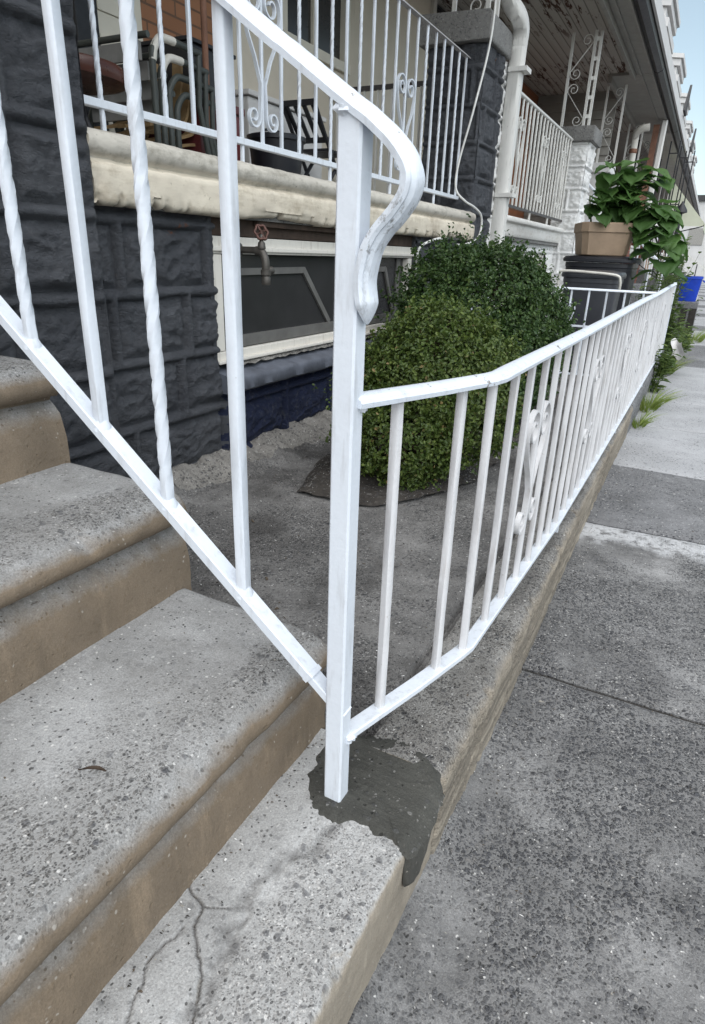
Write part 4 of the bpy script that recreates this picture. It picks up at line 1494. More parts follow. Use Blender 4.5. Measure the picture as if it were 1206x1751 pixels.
# ------------------------------------------------------------------ porch railing of house one
pr = thing('porch_railing', 'white iron porch railing with twisted bars and two heart scrolls on the cream ledge', 'railing', (-1.8, 3.3, 0.31))
XP_ = -1.80
b = MB()
b.sweep([(XP_, 1.5, 1.288), (XP_, 5.08, 1.288)], [(a * 0.8, c * 0.7) for (a, c) in RAILP], side=(1, 0, 0))
M['rail_top'] = paint('chipped_rail_paint', (0.45, 0.44, 0.44), wear=0.3, rough=0.5)
b.build('top_rail', M['rail_top'], pr, smooth=50)
b = MB()
b.sweep([(XP_, 1.49, 0.405), (XP_, 5.08, 0.405)], sq(0.028, 0.024, 0.002), side=(1, 0, 0), jit=0.0005)
b.build('bottom_rail', M['white'], pr)
hearts = (2.56, 4.02)
k = 0
ylist = [1.685 + 0.1455 * i for i in range(24)]
for i, y in enumerate(ylist):
    if y > 5.06:
        break
    b = MB()
    heart = min(abs(y - h_) for h_ in hearts) < 0.04
    foot = i % 5 == 0
    if i % 2 == 0 and not heart:
        baluster(b, (XP_, y, 0.31 if foot else 0.405), (XP_, y, 1.285), 0.0155, (0.06, 0.9), 5.0)
    else:
        baluster(b, (XP_, y, 0.31 if foot else 0.405), (XP_, y, 1.285), 0.0145)
    b.build('baluster', M['white'], pr, smooth=45)
for y in hearts:
    b = MB()
    add_scroll(b, lambda a, z, y=y: (XP_ + 0.004, y + a, 0.46 + z), 0.52, 0.132, 0.007, 0.016)
    b.build('scroll', M['white'], pr, smooth=50)

dr = thing('divider_railing', 'low railing with a dark top bar dividing the two porches behind the heart scrolls', 'railing', (-2.5, 5.2, 0.3))
b = MB()
b.sweep([(-2.12, 5.2, 1.19), (-2.99, 5.2, 1.19)], sq(0.035, 0.03), side=(0, 1, 0))
b.build('top_rail', M['dark_rail'], dr)
b = MB()
b.sweep([(-2.12, 5.2, 0.42), (-2.99, 5.2, 0.42)], sq(0.025, 0.025), side=(0, 1, 0))
b.build('bottom_rail', M['white_old'], dr)
for k in range(7):
    b = MB()
    x = -2.2 - 0.12 * k
    b.sweep([(x, 5.2, 0.40), (x, 5.2, 1.18)], sq(0.014), side=(0, 1, 0))
    b.build('baluster', M['white_old'], dr)

# ------------------------------------------------------------------ white cable and the hose tap
b = MB()
cp = smooth_path([(-1.62, 4.96, 1.9), (-1.60, 4.93, 1.40), (-1.63, 4.80, 0.95), (-1.70, 4.77, 0.6), (-1.70, 4.76, 0.44), (-1.64, 4.80, 0.365), (-1.615, 4.95, 0.335), (-1.60, 5.08, 0.29), (-1.60, 5.12, 0.21), (-1.61, 5.08, 0.13), (-1.63, 4.9, 0.085), (-1.66, 4.75, 0.075)], 8)
b.tube(cp, 0.0075, 8)
cp = smooth_path([(-1.66, 4.44, 0.085), (-1.63, 4.35, 0.105), (-1.63, 4.2, 0.09), (-1.66, 4.10, 0.055), (-1.68, 4.08, 0.0), (-1.69, 4.09, -0.2)], 8)
b.tube(cp, 0.0075, 8)
tag(b.build('cable', M['cable'], None, smooth=60, base=(-1.62, 4.96, 0)), 'loose white cable looping round the right end of the cream ledge', 'cable')

hb = thing('hose_tap', 'brass hose tap with a rusty red wheel handle by the cellar window', 'tap', (-1.69, 2.26, -0.05))
b = MB()
b.tube([(-1.76, 2.262, -0.005), (-1.62, 2.262, -0.005)], 0.014, 12)
b.lathe([(0.026, 0), (0.028, 0.004), (0.012, 0.012)], (-1.722, 2.262, -0.005), 14, axis='x')
b.tube(smooth_path([(-1.635, 2.262, -0.005), (-1.605, 2.262, -0.012), (-1.59, 2.262, -0.04), (-1.588, 2.262, -0.075)], 5), 0.0165, 12)
b.lathe([(0.0165, -0.10), (0.021, -0.097), (0.021, -0.078), (0.016, -0.074)], (-1.588, 2.262, 0), 14)
b.lathe([(0.017, -0.135), (0.0185, -0.132), (0.0185, -0.106), (0.015, -0.100)], (-1.588, 2.262, 0), 14)
b.lathe([(0.013, 0.0), (0.016, 0.004), (0.016, 0.03), (0.008, 0.036)], (-1.588, 2.272, -0.08), 12, axis='y')
b.lathe([(0.016, 0.0), (0.017, 0.004), (0.014, 0.024), (0.008, 0.03), (0.006, 0.066)], (-1.607, 2.262, 0.0), 12)
b.build('tap_body', M['brass_grey'], hb, smooth=50)
b = MB()
wc = Vector((-1.607, 2.262, 0.062))
ring = []
for k in range(33):
    a = 2 * math.pi * k / 32
    r_ = 0.027 + 0.0025 * math.cos(6 * a)
    ring.append(wc + Vector((0.47, 0.88, 0)) * r_ * math.cos(a) + Vector((-0.3, 0.16, 0.94)) * r_ * math.sin(a))
b.tube(ring, 0.0055, 8)
for k in range(4):
    a = math.pi * k / 2 + 0.4
    b.tube([wc, wc + Vector((0.47, 0.88, 0)) * 0.027 * math.cos(a) + Vector((-0.3, 0.16, 0.94)) * 0.027 * math.sin(a)], 0.0045, 6)
b.lathe([(0.009, -0.006), (0.009, 0.008)], tuple(wc), 10)
b.build('wheel_handle', M['brass'], hb, smooth=60)

# ================================================================== things on the first porch
CH = []
for k in range(4):
    o_x, o_y, o_z = -2.12 - 0.012 * k, 2.27 + 0.055 * k, 0.30 + (0.0, -0.045, -0.10, -0.135)[k] + 0.0
    c_ = thing('patio_chair', ['grey green tube patio chair with white taped corner, outermost and tallest of the porch stack',
                               'tube patio chair with white taped corner, second of the porch stack',
                               'bare grey green tube patio chair, third of the porch stack',
                               'bare grey green tube patio chair at the right end of the porch stack'][k], 'chair', (o_x - 0.28, o_y + 0.2, 0.30), 'stacked patio chairs on the porch')
    hh = 0.47 - 0.055 * k
    for s_ in (0, 1):
        x = o_x - 0.52 * s_
        b = MB()
        pth = smooth_path([(x, o_y, 0.30), (x, o_y, 0.30 + hh - 0.10), (x, o_y + 0.012, 0.30 + hh - 0.045), (x, o_y + 0.05, 0.30 + hh - 0.006), (x, o_y + 0.10, 0.30 + hh), (x, o_y + 0.29, 0.30 + hh - 0.005)], 6)
        b.tube(pth, 0.0135, 10)
        b.tube([(x, o_y + 0.28, 0.30 + hh - 0.005), (x, o_y + 0.27, 0.30 + hh - 0.2), (x, o_y + 0.34, 0.305)], 0.0125, 8)
        b.build('frame', M['frame_green'], c_, smooth=60)
        if k < 2 and s_ == 0:
            b = MB()
            b.tube(smooth_path([(x, o_y + 0.002, 0.30 + hh - 0.09), (x, o_y + 0.014, 0.30 + hh - 0.045), (x, o_y + 0.05, 0.30 + hh - 0.006), (x, o_y + 0.10, 0.30 + hh), (x, o_y + 0.13, 0.30 + hh)], 6), 0.0155, 10)
            b.build('tape', M['tape'], c_, smooth=60)
    b = MB()
    b.tube([(o_x + 0.005, o_y - 0.02, 0.30 + hh - 0.01), (o_x - 0.53, o_y - 0.02, 0.30 + hh - 0.01)], 0.012, 10)
    b.build('back_bar', M['frame_green'], c_, smooth=60)
    b = MB()
    b.obox((o_x - 0.26, o_y - 0.02, 0.30 + hh - 0.06), (0.22, 0, 0), (0, 0.008, 0), (0, 0.0, 0.033))
    b.build('back_sling', M['grey_sling'], c_, bevel=0.003)
    b = MB()
    for j in range(3):
        xx = o_x - 0.10 - 0.14 * j
        b.sweep(smooth_path([(xx, o_y + 0.26, 0.30 + hh - 0.03), (xx, o_y + 0.24, 0.30 + hh - 0.16), (xx, o_y + 0.18, 0.30 + hh * 0.45), (xx, o_y + 0.04, 0.30 + hh * 0.36)], 5), sq(0.05, 0.012), side=(1, 0, 0))
    b.build('slat', M['sling'], c_, smooth=40)

tb = thing('round_table', 'small round table with a dark brown top beside the stone pier', 'table', (-2.3, 1.9, 0.30))
b = MB()
b.lathe([(0.20, 0.545), (0.232, 0.55), (0.238, 0.562), (0.238, 0.588), (0.23, 0.60), (0.1, 0.602)], (-2.26, 1.93, 0), 40)
b.build('table_top', M['table'], tb, smooth=40)
for a in range(3):
    b = MB()
    ca, sa = math.cos(a * 2.1), math.sin(a * 2.1)
    b.tube([(-2.26 + 0.05 * ca, 1.93 + 0.05 * sa, 0.545), (-2.26 + 0.17 * ca, 1.93 + 0.17 * sa, 0.30)], 0.013, 8)
    b.build('leg', M['black'], tb, smooth=60)

t = thing('storage_chest', 'maroon storage chest on the porch behind the tall plain stair bar', 'chest', (-2.35, 2.95, 0.30))
b = MB()
b.box(-2.62, -2.20, 2.63, 2.96, 0.30, 0.60)
b.build('body', M['maroon'], t, bevel=0.012, smooth=45)
b = MB()
b.box(-2.63, -2.19, 2.62, 2.97, 0.603, 0.64)
b.build('lid', M['maroon'], t, bevel=0.010, smooth=45)
t = thing('black_box', 'black box standing on the maroon chest in front of the tan brick', 'box', (-2.4, 2.78, 0.642))
b = MB()
b.box(-2.60, -2.22, 2.60, 2.93, 0.642, 0.835)
b.build('body', M['black'], t, bevel=0.01)
b = MB()
b.box(-2.61, -2.21, 2.595, 2.935, 0.836, 0.852)
b.build('lid', M['black'], t, bevel=0.003)
b = MB()
b.tube(smooth_path([(-2.16, 2.64, 0.30), (-2.17, 2.66, 1.1), (-2.18, 2.67, 2.0)], 6), 0.014, 10)
b.lathe([(0.02, 0.30), (0.03, 0.31), (0.03, 0.36), (0.016, 0.38)], (-2.16, 2.64, 0), 12)
tag(b.build('broom_pole', M['rust_pipe'], None, smooth=60, base=(-2.4, 2.9, 0.3)), 'thin brown pole leaning upright on the porch in front of the brick', 'pole')
t = thing('white_cabinet', 'low white metal cabinet on the porch behind the first heart scroll', 'cabinet', (-2.75, 3.7, 0.30))
b = MB()
b.box(-2.92, -2.5, 3.42, 4.25, 0.33, 0.80)
b.build('body', M['bay'], t, bevel=0.008)
b = MB()
b.box(-2.94, -2.48, 3.40, 4.27, 0.803, 0.83)
b.build('top', M['bay'], t, bevel=0.006)
b = MB()
for (xx, yy) in ((-2.9, 3.45), (-2.53, 3.45), (-2.9, 4.2), (-2.53, 4.2)):
    b.box(xx - 0.02, xx + 0.02, yy - 0.02, yy + 0.02, 0.30, 0.329)
b.build('feet', M['black'], t)
t = thing('black_tub', 'black plastic tub on the porch floor below the first heart scroll', 'tub', (-2.15, 3.18, 0.30))
b = MB()
b.lathe([(0.10, 0.30), (0.12, 0.31), (0.145, 0.52), (0.155, 0.525), (0.155, 0.545), (0.14, 0.55), (0.13, 0.53), (0.1, 0.4)], (-2.15, 3.18, 0), 28)
b.build('body', M['black_plastic'], t, smooth=40)
b = MB()
b.tube(smooth_path([(-2.15, 3.03, 0.54), (-2.15, 3.08, 0.565), (-2.15, 3.18, 0.575), (-2.15, 3.28, 0.565), (-2.15, 3.33, 0.54)], 5), 0.006, 8)
b.build('handle', M['black'], t, smooth=60)
fc = thing('folding_chair', 'black slatted folding chair on the porch behind the square post', 'chair', (-2.3, 3.9, 0.30))
for s_ in (-1, 1):
    b = MB()
    b.tube([(-2.3 + 0.11 * s_, 3.62, 0.80), (-2.3 + 0.11 * s_, 4.05, 0.30)], 0.012, 8)
    b.build('leg', M['black'], fc, smooth=60)
    b = MB()
    b.tube([(-2.3 + 0.10 * s_, 4.02, 0.58), (-2.3 + 0.10 * s_, 3.72, 0.30)], 0.012, 8)
    b.build('leg', M['black'], fc, smooth=60)
b = MB()
for j in range(4):
    x = -2.3 - 0.09 + 0.06 * j
    b.sweep([(x, 3.635, 0.79), (x, 3.80, 0.63)], sq(0.026, 0.01), side=(1, 0, 0))
for (yy, zz) in ((3.63, 0.79), (3.805, 0.625)):
    b.box(-2.41, -2.19, yy - 0.012, yy + 0.012, zz - 0.014, zz + 0.014)
b.build('backrest', M['black'], fc)
b = MB()
for j in range(6):
    b.box(-2.40, -2.20, 3.80 + 0.05 * j, 3.838 + 0.05 * j, 0.565, 0.58)
b.build('seat', M['black'], fc)

# ================================================================== house two: white paint, peeling ceiling
h2 = thing('row_house', 'neighbouring porch row house with white painted wall, white pier and peeling porch ceiling', 'house', (-4, 8, ZK))
b = MB()
CY0, CY1, CZ0, CZ1 = 6.15, 8.1, -0.50, 0.05


def w2(u, v):
    y = 5.74 + 4.6 * u; z = -1.0 + 1.18 * v
    return (XW + stone_h(y, z, 21) * 0.6, y, z)


b.grid(w2, 260, 84, skip=lambda u, v: CY0 < 5.74 + 4.6 * u < CY1 and CZ0 < -1.0 + 1.18 * v < CZ1)
b.box(XW - 0.3, XW - 0.24, 5.6, 10.3, -1, 0.15)
b.build('wall', M['white_wall'], h2, smooth=60, recalc=False)
b = MB()
b.box(XW - 0.08, XW - 0.02, CY0, CY1, CZ0, CZ0 + 0.07)
b.box(XW - 0.08, XW - 0.02, CY0, CY1, CZ1 - 0.07, CZ1)
for y in (CY0, 6.72, 7.55, CY1 - 0.08):
    b.box(XW - 0.081, XW - 0.018, y, y + 0.08, CZ0 + 0.001, CZ1 - 0.001)
w_ = b.build('cellar_window', M['white_trim'], h2, bevel=0.006)
b = MB()
b.box(XW - 0.075, XW - 0.07, CY0 + 0.05, CY1 - 0.05, CZ0 + 0.05, CZ1 - 0.05)
b.build('pane', M['screen'], w_)
b = MB()
b.grid(lambda u, v: (XW - 0.062 + 0.010 * math.sin(u * 70), CY0 + 0.09 + (CY1 - CY0 - 0.18) * u, CZ0 + 0.07 + 0.4 * v), 200, 2)
b.build('curtain', M['curtain'], w_)
b = MB()
lp2 = [(-0.40, 0.345), (-0.02, 0.345), (-0.004, 0.335), (0.0, 0.32), (-0.004, 0.30), (-0.02, 0.292), (-0.03, 0.285), (-0.03, 0.21), (-0.04, 0.18), (-0.1, 0.165), (-0.4, 0.165)]
b.prism([(-1.63 + a, c) for (a, c) in lp2], 'y', 5.742, 8.98)
b.build('ledge', M['ledge_white'], h2, bevel=0.006, smooth=45)
b = MB()
b.box(-3.0, -1.68, 5.6, 10.2, 0.15, 0.33)
b.build('porch_floor', M['cap'], h2)
stone_pier('pier', -1.80, -1.50, 8.50, 8.95, -1.0, 1.29, 31, h2, mats=M['white_wall'])
b = MB()
b.box(-1.86, -1.44, 8.43, 9.02, 1.245, 1.40)
b.build('cap', M['cap'], h2, bevel=0.02, smooth=45)
lattice_post(h2, -1.84, -1.60, 8.55, 1.40, ZC - 0.11, M['white_old'])
b = MB()
b.box(XFc - 0.2, XFc, 9.2, 12.0, 0.3, 2.42)
b.build('brick_wall', M['brick_orange'], h2)
b = MB()
b.box(XFc - 0.2, XFc, 5.6, 7.2, 0.3, 2.42)
b.box(XFc - 0.2, XFc, 8.4, 9.198, 0.3, 2.42)
b.box(XFc - 0.2, XFc - 0.002, 7.2, 8.4, 0.3, 1.1)
b.build('stucco_wall', M['cream'], h2)
b = MB()
b.box(XFc - 0.06, XFc + 0.04, 7.2, 7.28, 1.1, 2.42)
b.box(XFc - 0.06, XFc + 0.04, 8.32, 8.4, 1.1, 2.42)
b.box(XFc - 0.06, XFc + 0.05, 7.2, 8.4, 1.04, 1.1)
w_ = b.build('porch_window', M['white_trim'], h2, bevel=0.006)
b = MB()
b.box(XFc - 0.05, XFc - 0.04, 7.28, 8.32, 1.1, 2.4)
b.build('pane', M['pane'], w_)
porch_roof(h2, 5.602, 10.9, M['peel'], M['soffit'], 0.30)
upper(h2, 5.602, 10.3, M['brick_red'], bay=False)
# pale boarded wall closing the far end of the porch
b = MB()
for k in range(17):
    z = 0.30 + 0.125 * k
    b.prism([(11.9, z), (11.9 + 0.03, z + 0.124), (11.96, z + 0.124), (11.96, z)], 'x', -2.99, -1.78)
b.build('boarded_wall', M['soffit'], h2)
t = thing('stair_railing', 'white iron stair railing going down past the planter to the far yard', 'railing', (-0.9, 10.3, ZK))
b = MB()
b.sweep(smooth_path([(-1.78, 9.15, 0.98), (-1.66, 9.15, 0.98), (-1.60, 9.15, 0.93), (-0.62, 9.15, 0.06), (-0.5, 9.15, 0.02), (-0.47, 9.15, -0.06)], 5), sq(0.036, 0.03, 0.006), side=(0, 1, 0))
b.build('handrail', M['white'], t, smooth=45)
b = MB()
b.sweep([(-1.70, 9.15, 0.22), (-0.5, 9.15, -0.78)], sq(0.028, 0.018), side=(0, 1, 0))
b.build('bottom_rail', M['white'], t)
for k in range(8):
    x = -1.62 + 0.16 * k
    b = MB()
    b.sweep([(x, 9.15, 0.22 - (x + 1.7) * 0.833), (x, 9.15, 0.95 - (x + 1.6) * 0.888)], sq(0.015), side=(0, 1, 0))
    b.build('baluster', M['white'], t)
st2 = thing('concrete_steps', 'concrete front steps of the white painted house behind the bins', 'steps', (-1.2, 10, ZS))
for k in range(5):
    b = MB()
    b.box(-1.75, -0.55 - 0.3 * k, 9.1, 10.35, (ZS if k == 0 else -0.88 + 0.235 * (k - 1) + 0.0), -0.88 + 0.235 * k - 0.002)
    b.build('step', M['tread'], st2, bevel=0.015)

pr2 = thing('porch_railing', 'white iron balcony railing of the white painted house between downspout and white pier', 'railing', (-1.72, 7, 0.345))
b = MB()
XQ = -1.68
b.sweep([(XQ, 5.74, 1.262), (XQ, 8.49, 1.262)], sq(0.034, 0.026, 0.006), side=(1, 0, 0))
b.build('top_rail', M['white_old'], pr2)
b = MB()
b.sweep([(XQ, 5.74, 0.425), (XQ, 8.49, 0.425)], sq(0.026, 0.02), side=(1, 0, 0))
b.build('bottom_rail', M['dark_rail'], pr2)
for k in range(20):
    y = 5.80 + 0.137 * k
    b = MB()
    baluster(b, (XQ, y, 0.345 if k % 6 == 2 else 0.425), (XQ, y, 1.26), 0.019, (0.06, 0.8), 4.0 if k % 2 else 0)
    b.build('baluster', M['white_old'], pr2, smooth=45)
for y in (6.21, 7.17, 8.13):
    b = MB()
    add_scroll(b, lambda a, z, y=y: (XQ + 0.004, y + a, 0.52 + z), 0.6, 0.12, 0.007, 0.016)
    b.build('scroll', M['white_old'], pr2, smooth=50)

# ================================================================== the rest of the row
STY = [('brown brick porch row house with a corner lattice post, third down the street', 'brick_brown', 'soffit', 'white_old'),
       ('brick row house with black iron porch posts, fourth down the street', 'brick_red', 'soffit_light', 'black'),
       ('row house with a white second floor bay, fifth down the street', 'brick_tan', 'soffit_light', 'white_old'),
       ('row house with a pale green awning, sixth down the street', 'brick_brown', 'soffit_light', 'white_old'),
       ('distant row house, seventh down the street', 'brick_red', 'soffit_light', 'white_old'),
       ('distant row house, eighth down the street', 'brick_tan', 'soffit_light', 'white_old'),
       ('farthest row house at the end of the street', 'brick_brown', 'soffit_light', 'white_old')]
yy = 10.91
for hi, (lab, bm_, sm_, pm_) in enumerate(STY):
    L_ = 4.7
    y0, y1 = yy, yy + L_ - 0.01
    hs = thing('row_house', lab, 'house', (-4, (y0 + y1) / 2, ZK))
    b = MB()
    b.box(XW - 0.2, XW, y0, y1, -1.0, 0.14)
    b.build('wall', M[bm_] if hi else M['white_wall'], hs)
    b = MB()
    b.prism([(-1.63 + a, c) for (a, c) in lp2], 'y', y0 + 0.002, y1 - 1.5)
    b.build('ledge', M['ledge_white'], hs, smooth=45)
    b = MB()
    b.box(-3.0, -1.7, y0, y1, 0.14, 0.33)
    b.build('porch_floor', M['cap'], hs)
    b = MB()
    b.box(XFc - 0.2, XFc, y0 + (1.06 if hi == 0 else 0), y1, 0.3, 2.42)
    b.build('facade', M[bm_], hs)
    b = MB()
    b.box(XFc + 0.002, XFc + 0.05, y0 + 1.3, y0 + 2.6, 1.0, 2.2)
    w_ = b.build('porch_window', M['white_trim'], hs, bevel=0.01)
    b = MB()
    b.box(XFc + 0.051, XFc + 0.056, y0 + 1.4, y0 + 2.5, 1.1, 2.1)
    b.build('pane', M['pane'], w_)
    for (ya, yb_) in ((y0 + 0.05, y0 + 0.5), (y1 - 1.75, y1 - 1.3)):
        b = MB()
        b.box(-2.0, -1.62, ya, yb_, -1, 1.2)
        b.box(-2.05, -1.57, ya - 0.05, yb_ + 0.05, 1.2, 1.33)
        b.build('pier', M[bm_] if hi % 2 else M['white_wall'], hs, bevel=0.012)
    for (q, ya) in enumerate((y0 + 0.18, y1 - 1.6)):
        if hi < 4:
            lattice_post(hs, -1.80, -1.56, ya, 1.33, ZC - 0.11, M[pm_], box=False, scr=(hi < 2))
    porch_roof(hs, y0, y1, M['peel'] if hi == 0 else M['soffit'], M[sm_])
    upper(hs, y0, y1, M[bm_], bay=True, ztop=5.0)
    # pointed slate gable piece on the edge of the porch roof
    b = MB()
    ym = y1 - 0.3
    b.prism([(ym - 0.35, ZC + 0.22), (ym + 0.25, ZC + 0.22), (ym + 0.30, ZC + 0.75)], 'x', XR + 0.09, XR + 0.13)
    b.build('gable', M['roof'], hs) if hi < 2 else None
    # iron porch railing and stair rail
    p_ = thing('porch_railing', ['white', 'black', 'pale', 'thin', 'far', 'distant', 'farthest'][hi] + ' porch railing of the ' + ['third', 'fourth', 'fifth', 'sixth', 'seventh', 'eighth', 'last'][hi] + ' house down the row', 'railing', (-1.7, y0 + 1.5, 0.345))
    rm = M['black'] if hi in (1, 3) else M['white_old']
    b = MB()
    b.box(-1.72, -1.69, y0 + 0.5, y1 - 1.75, 1.10, 1.13)
    b.build('top_rail', rm, p_)
    b = MB()
    b.box(-1.72, -1.69, y0 + 0.5, y1 - 1.75, 0.42, 0.44)
    b.build('bottom_rail', rm, p_)
    for k in range(15 if hi < 4 else 0):
        b = MB()
        ya = y0 + 0.6 + 0.16 * k
        b.box(-1.714, -1.696, ya, ya + 0.018, 0.44, 1.10)
        b.build('baluster', rm, p_)
    st_ = thing('concrete_steps', ['third', 'fourth', 'fifth', 'sixth', 'seventh', 'eighth', 'last'][hi] + ' house concrete steps seen edge on far along the sidewalk', 'steps', (-1.2, y1 - 0.7, ZS))
    for k in range(5):
        b = MB()
        b.box(-1.73, -0.55 - 0.3 * k, y1 - 1.28, y1 - 0.1, (ZS if k == 0 else -0.88 + 0.235 * (k - 1)), -0.88 + 0.235 * k - 0.002)
        b.build('step', M['walk_mid'], st_)
    yy += L_

# iron posts, pipes, awning, lamp along the middle distance
t = thing('downspout', 'rusty pipe with a white elbow on the third house down the street', 'pipe', (-1.55, 12.4, ZK))
b = MB()
b.tube(smooth_path([(-1.50, 12.6, -0.8), (-1.50, 12.6, 1.7), (-1.50, 12.55, 1.9), (-1.42, 12.5, 1.98), (-1.30, 12.5, 2.0)], 5), 0.055, 12)
b.build('pipe', M['tape'], t, smooth=60)
for z in (0.9, 1.3, 1.65):
    b = MB()
    b.lathe([(0.06, z), (0.064, z + 0.005), (0.064, z + 0.06), (0.06, z + 0.065)], (-1.50, 12.6, 0), 14)
    b.build('strap', M['rust_pipe'], t, smooth=40)
t = thing('downspout', 'brown and white square downspout beside the rusty pipe', 'pipe', (-1.30, 14.2, ZK))
b = MB()
b.sweep([(-1.36, 14.2, 0.7), (-1.36, 14.2, 2.3)], sq(0.10, 0.12), side=(1, 0, 0))
b.build('back_channel', M['rust_pipe'], t)
b = MB()
b.sweep(smooth_path([(-1.24, 14.18, 2.36), (-1.25, 14.18, 1.0), (-1.25, 14.18, 0.72), (-1.20, 14.18, 0.66), (-1.02, 14.18, 0.62)], 5), sq(0.10, 0.10, 0.02), side=(0, 1, 0))
b.build('pipe', M['white_old'], t, smooth=45)
for k, (x, y) in enumerate(((-1.22, 16.2), (-1.05, 16.9), (-0.98, 17.6))):
    t = thing('porch_post', ['black iron porch post with a top frame, nearest of three', 'black iron porch post with a top frame, middle of three', 'black iron porch post with a top frame, farthest of three'][k], 'post', (x, y, -0.2), 'black iron posts of the fourth house')
    b = MB()
    for dx in (0, 0.17):
        b.sweep([(x + dx, y, 0.0), (x + dx, y, 2.32)], sq(0.025), side=(1, 0, 0))
    b.build('upright', M['black'], t)
    b = MB()
    for z in (0.3, 1.2, 2.1):
        b.sweep([(x + 0.013, y, z), (x + 0.157, y, z)], sq(0.02), side=(0, 1, 0))
    b.build('crossbar', M['black'], t)
t = thing('awning', 'pale green sloping awning sticking out over the sidewalk far down the street', 'awning', (-0.8, 19, 0.8))
b = MB()
b.prism([(-1.15, 1.75), (-0.30, 0.86), (-0.30, 0.845), (-1.15, 1.735)], 'y', 17.6, 20.2)
b.build('canopy', M['awning'], t)
b = MB()
b.prism([(-1.15, 1.74), (-0.305, 0.845), (-0.36, 0.80), (-1.15, 0.80)], 'y', 17.59, 17.6)
b.build('end_panel', M['awning'], t)
b = MB()
b.box(-0.31, -0.295, 17.6, 20.2, 0.72, 0.845)
b.build('valance', M['awning'], t)
b = MB()
for (x, z) in ((-1.12, 0.8), (-0.33, 0.8)):
    b.tube([(x, 17.62, z), (-1.3, 17.62, z - 0.25)], 0.012, 6)
b.build('brace', M['black'], t)
t = thing('lamp_post', 'slim black post with a small hooded cap beside the weeds', 'post', (-0.62, 13.0, ZK))
b = MB()
b.tube([(-0.62, 13.0, ZK), (-0.62, 13.0, 0.78)], 0.03, 12)
b.build('pole', M['black'], t, smooth=60)
b = MB()
b.lathe([(0.035, 0.78), (0.10, 0.80), (0.09, 0.84), (0.03, 0.93), (0.01, 0.97)], (-0.62, 13.0, 0), 16)
b.build('cap', M['black'], t, smooth=40)
t = thing('stair_railing', 'dark stair railing with a white top bar sloping down behind the blue bin', 'railing', (-0.6, 15, ZK))
b = MB()
b.sweep([(-1.5, 15.0, 0.9), (-0.05, 15.0, -0.1)], sq(0.04, 0.03), side=(0, 1, 0))
b.build('handrail', M['white_old'], t)
b = MB()
b.sweep([(-1.5, 15.0, 0.1), (-0.08, 15.0, -0.85)], sq(0.03, 0.02), side=(0, 1, 0))
b.build('bottom_rail', M['black'], t)
for k in range(11):
    x = -1.4 + 0.13 * k
    b = MB()
    b.sweep([(x, 15.0, 0.1 - (x + 1.5) * 0.669), (x, 15.0, 0.89 - (x + 1.5) * 0.69)], sq(0.018), side=(0, 1, 0))
    b.build('baluster', M['black'] if k % 2 else M['white_old'], t)
t = thing('end_building', 'pale building closing the far end of the street', 'building', (1, 62, ZS))
b = MB()
b.box(-8, 14, 60, 68, -1.2, 4.5)
b.build('wall', M['bay'], t)
b = MB()
b.box(-8.2, 14.2, 59.8, 68.2, 4.5, 4.9)
b.build('roof', M['roof'], t)
for k in range(6):
    b = MB()
    x = -5 + 3 * k
    b.box(x, x + 1.1, 59.93, 59.998, 1.4, 2.6)
    b.build('window', M['curtain'], t)

# ================================================================== bins, planter and its plant
def wheelie_bin(name, label, x0, x1, y0, y1, zt, mat, lidm):
    t = thing(name, label, 'bin', ((x0 + x1) / 2, (y0 + y1) / 2, ZK))
    xm, ym = (x0 + x1) / 2, (y0 + y1) / 2
    hw, hl = (x1 - x0) / 2, (y1 - y0) / 2
    b = MB()
    rings = [(0.80, ZK + 0.03), (0.82, ZK + 0.06), (0.93, zt - 0.10), (0.95, zt - 0.095), (0.95, zt - 0.06), (0.9, zt - 0.06)]
    n0 = 0
    cs = []
    for (k_, z) in rings:
        ring = []
        for q in range(32):
            a = 2 * math.pi * q / 32
            ca, sa = math.cos(a), math.sin(a)
            ex = 0.32
            ring.append((xm + hw * k_ * math.copysign(abs(ca) ** ex, ca), ym + hl * k_ * math.copysign(abs(sa) ** ex, sa), z))
        cs.append(ring)
    for ring in cs:
        b.v += ring
    for i in range(len(cs) - 1):
        for q in range(32):
            q2 = (q + 1) % 32
            b.face((i * 32 + q, i * 32 + q2, i * 32 + 32 + q2, i * 32 + 32 + q))
    b.face(list(range(32))[::-1]); b.face([(len(cs) - 1) * 32 + q for q in range(32)])
    b.build('body', mat, t, smooth=40)
    b = MB()
    n = 32
    for (k_, z) in ((1.0, zt - 0.058), (1.02, zt - 0.05), (1.02, zt - 0.03), (0.97, zt - 0.012), (0.6, zt), (0.2, zt + 0.002)):
        for q in range(n):
            a = 2 * math.pi * q / n
            ca, sa = math.cos(a), math.sin(a)
            b.v.append((xm + hw * k_ * math.copysign(abs(ca) ** 0.32, ca), ym + hl * k_ * math.copysign(abs(sa) ** 0.32, sa), z))
    for i in range(5):
        for q in range(n):
            q2 = (q + 1) % n
            b.face((i * n + q, i * n + q2, i * n + n + q2, i * n + n + q))
    b.face(list(range(n))[::-1]); b.face([5 * n + q for q in range(n)])
    b.build('lid', lidm, t, smooth=40)
    for s_ in (-1, 1):
        b = MB()
        b.lathe([(0.06, -0.03), (0.12, -0.028), (0.12, 0.028), (0.06, 0.03)], (xm + s_ * hw * 0.86, y1 - 0.06, ZK + 0.12), 20, axis='x')
        b.build('wheel', M['black'], t, smooth=40)
    return t


